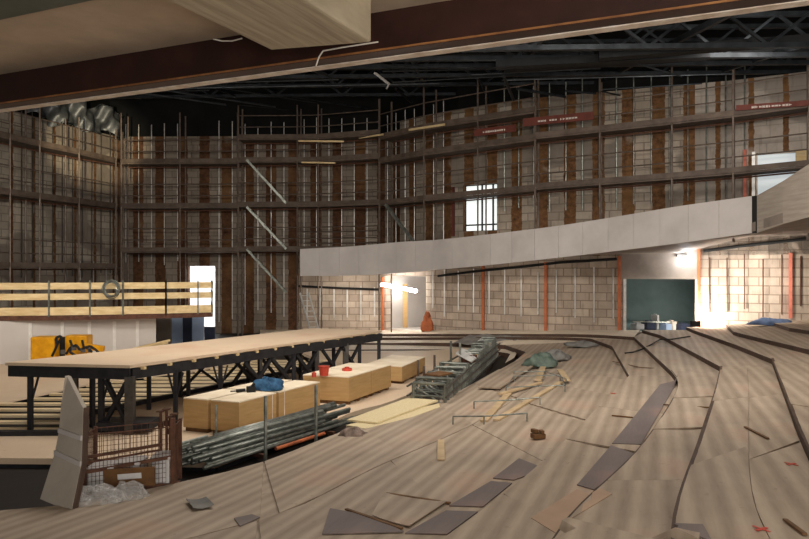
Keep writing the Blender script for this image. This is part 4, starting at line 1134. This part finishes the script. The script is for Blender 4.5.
# banner boards with pale lettering strokes
def banner(pa, pb, ya, yb, h, lab, txt=True, off=1.62):
    a = wall_xy(pa, off); b2 = wall_xy(pb, off); A_ = Vector((a.x,a.y,(CY-ya)/F*a.y+E)); B_ = Vector((b2.x,b2.y,(CY-yb)/F*b2.y+E))
    root = thing('banner_board', lab, 'banner', A_)
    MB().bar(A_, B_, .04, h).build('board', m['redboard'], root)
    if txt:
        rn = random.Random(int(pa)); t_ = .22; mb = MB(); d_ = (B_-A_); L_ = d_.length; u_ = d_.normalized(); o_ = Vector((0,-.035,-.02))
        while t_ < .78:
            w_ = rn.uniform(.03,.06)/1; p_ = A_ + d_*t_ + o_; hh = rn.choice((.07,.07,.055))
            mb.bar(p_, p_ + u_*w_, .01, .018); mb.bar(p_ + Vector((0,0,-hh/2)), p_ + Vector((0,0,hh/2)), .01, .025, up=(1,0,0))
            if rn.random() < .6: mb.bar(p_ + u_*w_ + Vector((0,0,-hh/2)), p_ + u_*w_ + Vector((0,0,hh/2)), .01, .025, up=(1,0,0))
            t_ += (w_ + .05)/L_
            if rn.random() < .1: t_ += .1/L_
        mb.build('lettering', m['letter'], root)
banner(540,598,122.5,115.5,.28, 'red banner board with pale lettering, middle of the right scaffolding')
banner(493,533,133,128,.26, 'red banner board with pale lettering above the bright window')
banner(738,806,108,103,.17, 'red banner board with pale lettering at the far right')
def lathe_board(pa,pb,ya,yb,h,mat,lab,off=1.66):
    a = wall_xy(pa, off); b2 = wall_xy(pb, off)
    tag(MB().bar(Vector((a.x,a.y,(CY-ya)/F*a.y+E)), Vector((b2.x,b2.y,(CY-yb)/F*b2.y+E)), .05, h).build('plank', m[mat]), lab, 'plank')
lathe_board(307,350,141,141.5,.07,'timber','pale plank on the top lift, left of the scaffold corner')
lathe_board(388,412,138,134.5,.07,'dull' if 'dull' in m else 'timber','pale plank on the top lift, just right of the scaffold corner')
lathe_board(438,465,130,124.5,.08,'timber','pale plank on the top lift above the dim grey wall')
lathe_board(310,342,162.5,163,.06,'timber','pale plank on the second lift left of the scaffold corner')
p = wall_xy(801,.3); 
tag(MB().box((p.x,p.y,(CY-156)/F*p.y+E), (.35,.06,.36)).build('site_sign', m['timber']), 'small square yellowish board beside the pale blue window', 'sign')
# ladder by the left end of the balcony
a = XD(300,27.0); b2 = XD(313,26.3); A_ = Vector((a.x,a.y,E+(CY-293)/F*27.0)); B_ = Vector((b2.x,b2.y,.2))
root = thing('ladder', 'aluminium ladder leaning at the left end of the balcony front', 'ladder', B_)
o_ = Vector((.32,.1,0))
MB().bar(A_,B_,.04,.07).build('stile', m['stud'], root); MB().bar(A_+o_,B_+o_,.04,.07).build('stile', m['stud'], root)
for i in range(9): t_ = (i+.5)/9; MB().tube(A_.lerp(B_,t_), A_.lerp(B_,t_)+o_, .02, 6).build('rung', m['stud'], root)

# ------------------------------------------------------------------ roof steel
rn = random.Random(5)
def truss(y, x0, x1, z, h, lab, slope=0.0):
    a = Vector((x0, y, z)); root = thing('roof_truss', lab, 'truss', a)
    P0 = Vector((x0,y,z)); P1 = Vector((x1,y+slope,z)); up = Vector((0,0,h))
    MB().bar(P0,P1,.14,.12).build('bottom_chord', m['truss'], root); MB().bar(P0+up,P1+up,.14,.12).build('top_chord', m['truss'], root)
    n_ = int(abs(x1-x0)/1.4); mb = MB()
    for i in range(n_):
        q0 = P0.lerp(P1, i/n_); q1 = P0.lerp(P1, (i+1)/n_)
        if i % 2: mb.bar(q0, q1+up, .07,.07)
        else: mb.bar(q0+up, q1, .07,.07)
    mb.build('web', m['truss'], root)
for i, (y, z) in enumerate(((17.0,E+5.3),(19.2,E+5.75),(21.4,E+6.2),(23.8,E+6.6),(26.4,E+7.0),(29.0,E+7.3))):
    truss(y, -18, 17, z, 1.1, f'dark steel roof truss, {ORD[i]} from the front', slope=-1.2)
def roofpipe(a, b2, r, mat, lab, name='roof_pipe'):
    tag(MB().tube(a, b2, r, 10).build(name, m[mat]), lab, 'pipe')
for i in range(44):
    y = rn.uniform(16.5, 29); z = E + 4.75 + (y-16.5)*.175 + rn.uniform(0,.9); x0 = rn.uniform(-17,8)*(.5+y/58); L_ = rn.uniform(3,11); dx = rn.choice((1,1,1,.35,.1))
    tag(MB().tube((x0,y,z),(x0+L_*dx,y+(1-dx)*L_*.5-.4,z+.08), rn.choice((.025,.035,.05)), 8).build('roof_pipe', m[rn.choice(('truss','duct','rooddark'))]), 'thin dark service pipe hung among the roof trusses', 'pipe', 'service pipes under the roof')
for i in range(9):
    x = -14 + i*3.4; tag(MB().bar((x,13,E+5.0),(x+1.5,30,E+7.9),.1,.14).build('roof_purlin', m['truss']), f'dark purlin running to the back wall, {ORD[i]} from the left', 'purlin')
# ducts at right of roof
for i,(a,b2) in enumerate((((5.0,17.5,E+5.5),(14,15.5,E+5.6)),((3,20.5,E+6.05),(15,18.3,E+6.2)),((2.5,18.6,E+5.6),(8,17.9,E+5.65)))):
    tag(MB().bar(a,b2,.3,.2).build('air_duct', m['rooddark']), f'dark rectangular air duct under the roof, {ORD[i]} of three', 'duct')
# crumpled foil near left corner top
rf = random.Random(2); ph = [rf.uniform(0,6) for _ in range(6)]
def drape(u, v):
    px = 22 + 100*u; p = wall_xy(px, .35 + .18*math.sin(23*u+ph[0]+3*v) + .1*math.sin(47*u+ph[1]-5*v))
    return Vector((p.x, p.y, ZT - .05 + 1.15*v + .12*math.sin(17*u+ph[2]) + .08*math.sin(41*u+9*v+ph[3])))
tag(MB().grid(drape, 70, 14, .02).build('plastic_sheeting', M('grey_foil',(90,93,95),(50,53,56),rough=.4,metal=.3,scale=3), smooth=True), 'crumpled dark grey sheeting hanging along the head of the left wall', 'sheeting')
a = PD(375,73,14); b2 = PD(389,84,13.4); tag(MB().bar(a,b2,.05,.03).bar(b2,b2+Vector((-.05,0,-.1)),.03,.03).build('roof_bracket', m['greysteel']), 'pale angled bracket hanging in the dark roof centre', 'bracket')

# ------------------------------------------------------------------ overhanging slab, steel edge beam and concrete downstand
# plan direction of the beam: vanishes far left
u_ = Vector((-2.33, 1, 0)).normalized(); nrm = Vector((-u_.y, u_.x, 0)); nrm = nrm if nrm.y > 0 else -nrm
Cp = Vector((0,7.55,0))
def line(off, z, s): return Cp + nrm*off + u_*s + Vector((0,0,z))
def longbar(o0, o1, z0, z1, s0=-14, s1=24):
    mb = MB(); return mb.hexa([line(o0,z0,s0), line(o1,z0,s0), line(o1,z0,s1), line(o0,z0,s1), line(o0,z1,s0), line(o1,z1,s0), line(o1,z1,s1), line(o0,z1,s1)])
zf = E + 2.46
root = thing('edge_beam', 'dark brown steel beam along the edge of the upper overhang', 'beam', Cp + Vector((0,0,zf)))
longbar(.0, .20, zf-.0, zf+.03).build('bottom_flange', m['beam'], root)
longbar(-.012, .0, zf+.006, zf+.026).build('lit_flange_edge', m['flange'], root)  # bright colour paints the light caught on the flange lip
longbar(.08, .12, zf+.03, zf+.55).build('web', m['beam'], root)
mb = longbar(.20, .33, zf-.012, zf+.9); tag(mb.build('slab_edge', m['white']), None, None, None, 'structure').name = 'trim_5'
mb = longbar(-1.55, .14, zf+.48, zf+.7); struct('ceiling', mb, m['plaster'])
mb = longbar(-9, -1.55, zf+.43, zf+.72); struct('ceiling', mb, m['green'])
# concrete downstand: axis direction
dv = Vector((.63,1.33,0)).normalized(); lf = Vector((-1.42,7.2,0)); rt = Vector((-.33,6.95,0)); zb2 = E+2.30; hh = .45
lf = PD(271,51,7.2); rt = PD(372,42.5,6.95); zlo = (lf.z+rt.z)/2; lf.z = rt.z = zlo
ch = [lf, rt, rt - dv*7, lf - dv*7]
mb = MB().hexa([ch[0], ch[3], ch[2], ch[1]] + [q + Vector((0,0,.62)) for q in (ch[0], ch[3], ch[2], ch[1])])
o = mb.build('concrete_downstand', m['formwork'], bevel=.03); tag(o, 'board-marked concrete beam under the overhang at the top left of centre', 'beam'); o['kind']='structure'; o.name = 'ceiling_beam'
# white wires hung on the beam
def wire(pts, lab):
    tag(MB().path(pts, .008, 5).build('white_wire', m['cable']), lab, 'wire')
wire([PD(213,39,7.6),PD(222,41,7.6),PD(232,41,7.55),PD(242,38.5,7.5)], 'thin white wire looped at the left of the concrete beam')
wire([PD(316,66,7.35),PD(319,57,7.33),PD(323,51,7.3),PD(345,47,7.1),PD(378,42,6.9)], 'thin white wire hooked under the concrete beam and hanging down')
P_=[line(-.02,zf+.01,s) for s in (1.0,.2)]; 

# floor under and behind the camera, so the place continues to both sides
mb = MB().poly([Vector(q) for q in ((-9,1.8,E-2.05),(-9,-3,E-2.0),(12,-3,E-1.6),(3,-1,E-1.7),(0,0,E-1.9))], -.05)

# ------------------------------------------------------------------ lights
W_ = bpy.data.worlds.new('World'); S.world = W_; W_.use_nodes = True
bg = W_.node_tree.nodes['Background']; bg.inputs[0].default_value = (1,.93,.85,1); bg.inputs[1].default_value = .25
warm = (1,.93,.85)
area('hall_fill', (-3, 13.5, E+6.1), 3.5, 520, warm, (-2.5, 13.5, 0))  # unseen overhead area lights added for general hall light
area('hall_fill', (4.5, 11.5, E+6.4), 3.5, 330, warm, (4, 10.5, 0))
area('front_fill', (1.5, 2.5, E+2.2), 3.5, 60, (1,.9,.78), (2.2, 5.5, 0))  # unseen area light added to fill the near floor
for s_, pw in ((-9, 400), (-2, 320), (6, 330), (12.5, 420)):
    p = line(1.1, E+2.95, s_); area('overhang_fill', p, 3.0, pw, (1,.92,.82), (p.x*1.6, 30, E+4.2), 'RECTANGLE', .35)  # unseen strips added behind the edge beam to brighten walls and roof
area('soffit_fill', (1.5,-3,E-1.0), 3.0, 620, (1,.94,.86), (-1,6,E+3.2))
area('rear_fill', (2, -5, E+1.5), 6, 240, (1,.9,.8), (0, 12, E+.4))
def spot(name, loc, target, power, angle, col):
    l = bpy.data.lights.new(name, 'SPOT'); l.energy = power; l.spot_size = math.radians(angle); l.spot_blend = .7; l.shadow_soft_size = .05; l.color = col
    o = bpy.data.objects.new(name, l); COL.objects.link(o); o.location = loc; o.rotation_euler = (Vector(target)-Vector(loc)).to_track_quat('-Z','Y').to_euler()
c_ = wall_xy(100); spot('corner_fill', line(1.1, E+2.95, 9), (c_.x, c_.y, E+5.6), 14000, 14, (1,.84,.55))  # unseen spot added to brighten the head of the left wall corner
area('right_upper_fill', (9, 17.0, E+5.2), 2.0, 160, (1,.92,.84), (10, 24, E+4.2))  # unseen area light that brightens the upper right wall

# ------------------------------------------------------------------ camera
cam = bpy.data.cameras.new('Camera'); co = bpy.data.objects.new('Camera', cam); COL.objects.link(co)
cam.sensor_width = 36; cam.lens = 36 * F / 809; co.location = CAM; co.rotation_euler = (math.pi/2, 0, 0)
cam.clip_end = 200; S.camera = co
S.view_settings.view_transform = 'Standard'; S.view_settings.look = 'None'; S.view_settings.gamma = 1
S.view_settings.exposure = 0; S.view_settings.use_curve_mapping = False
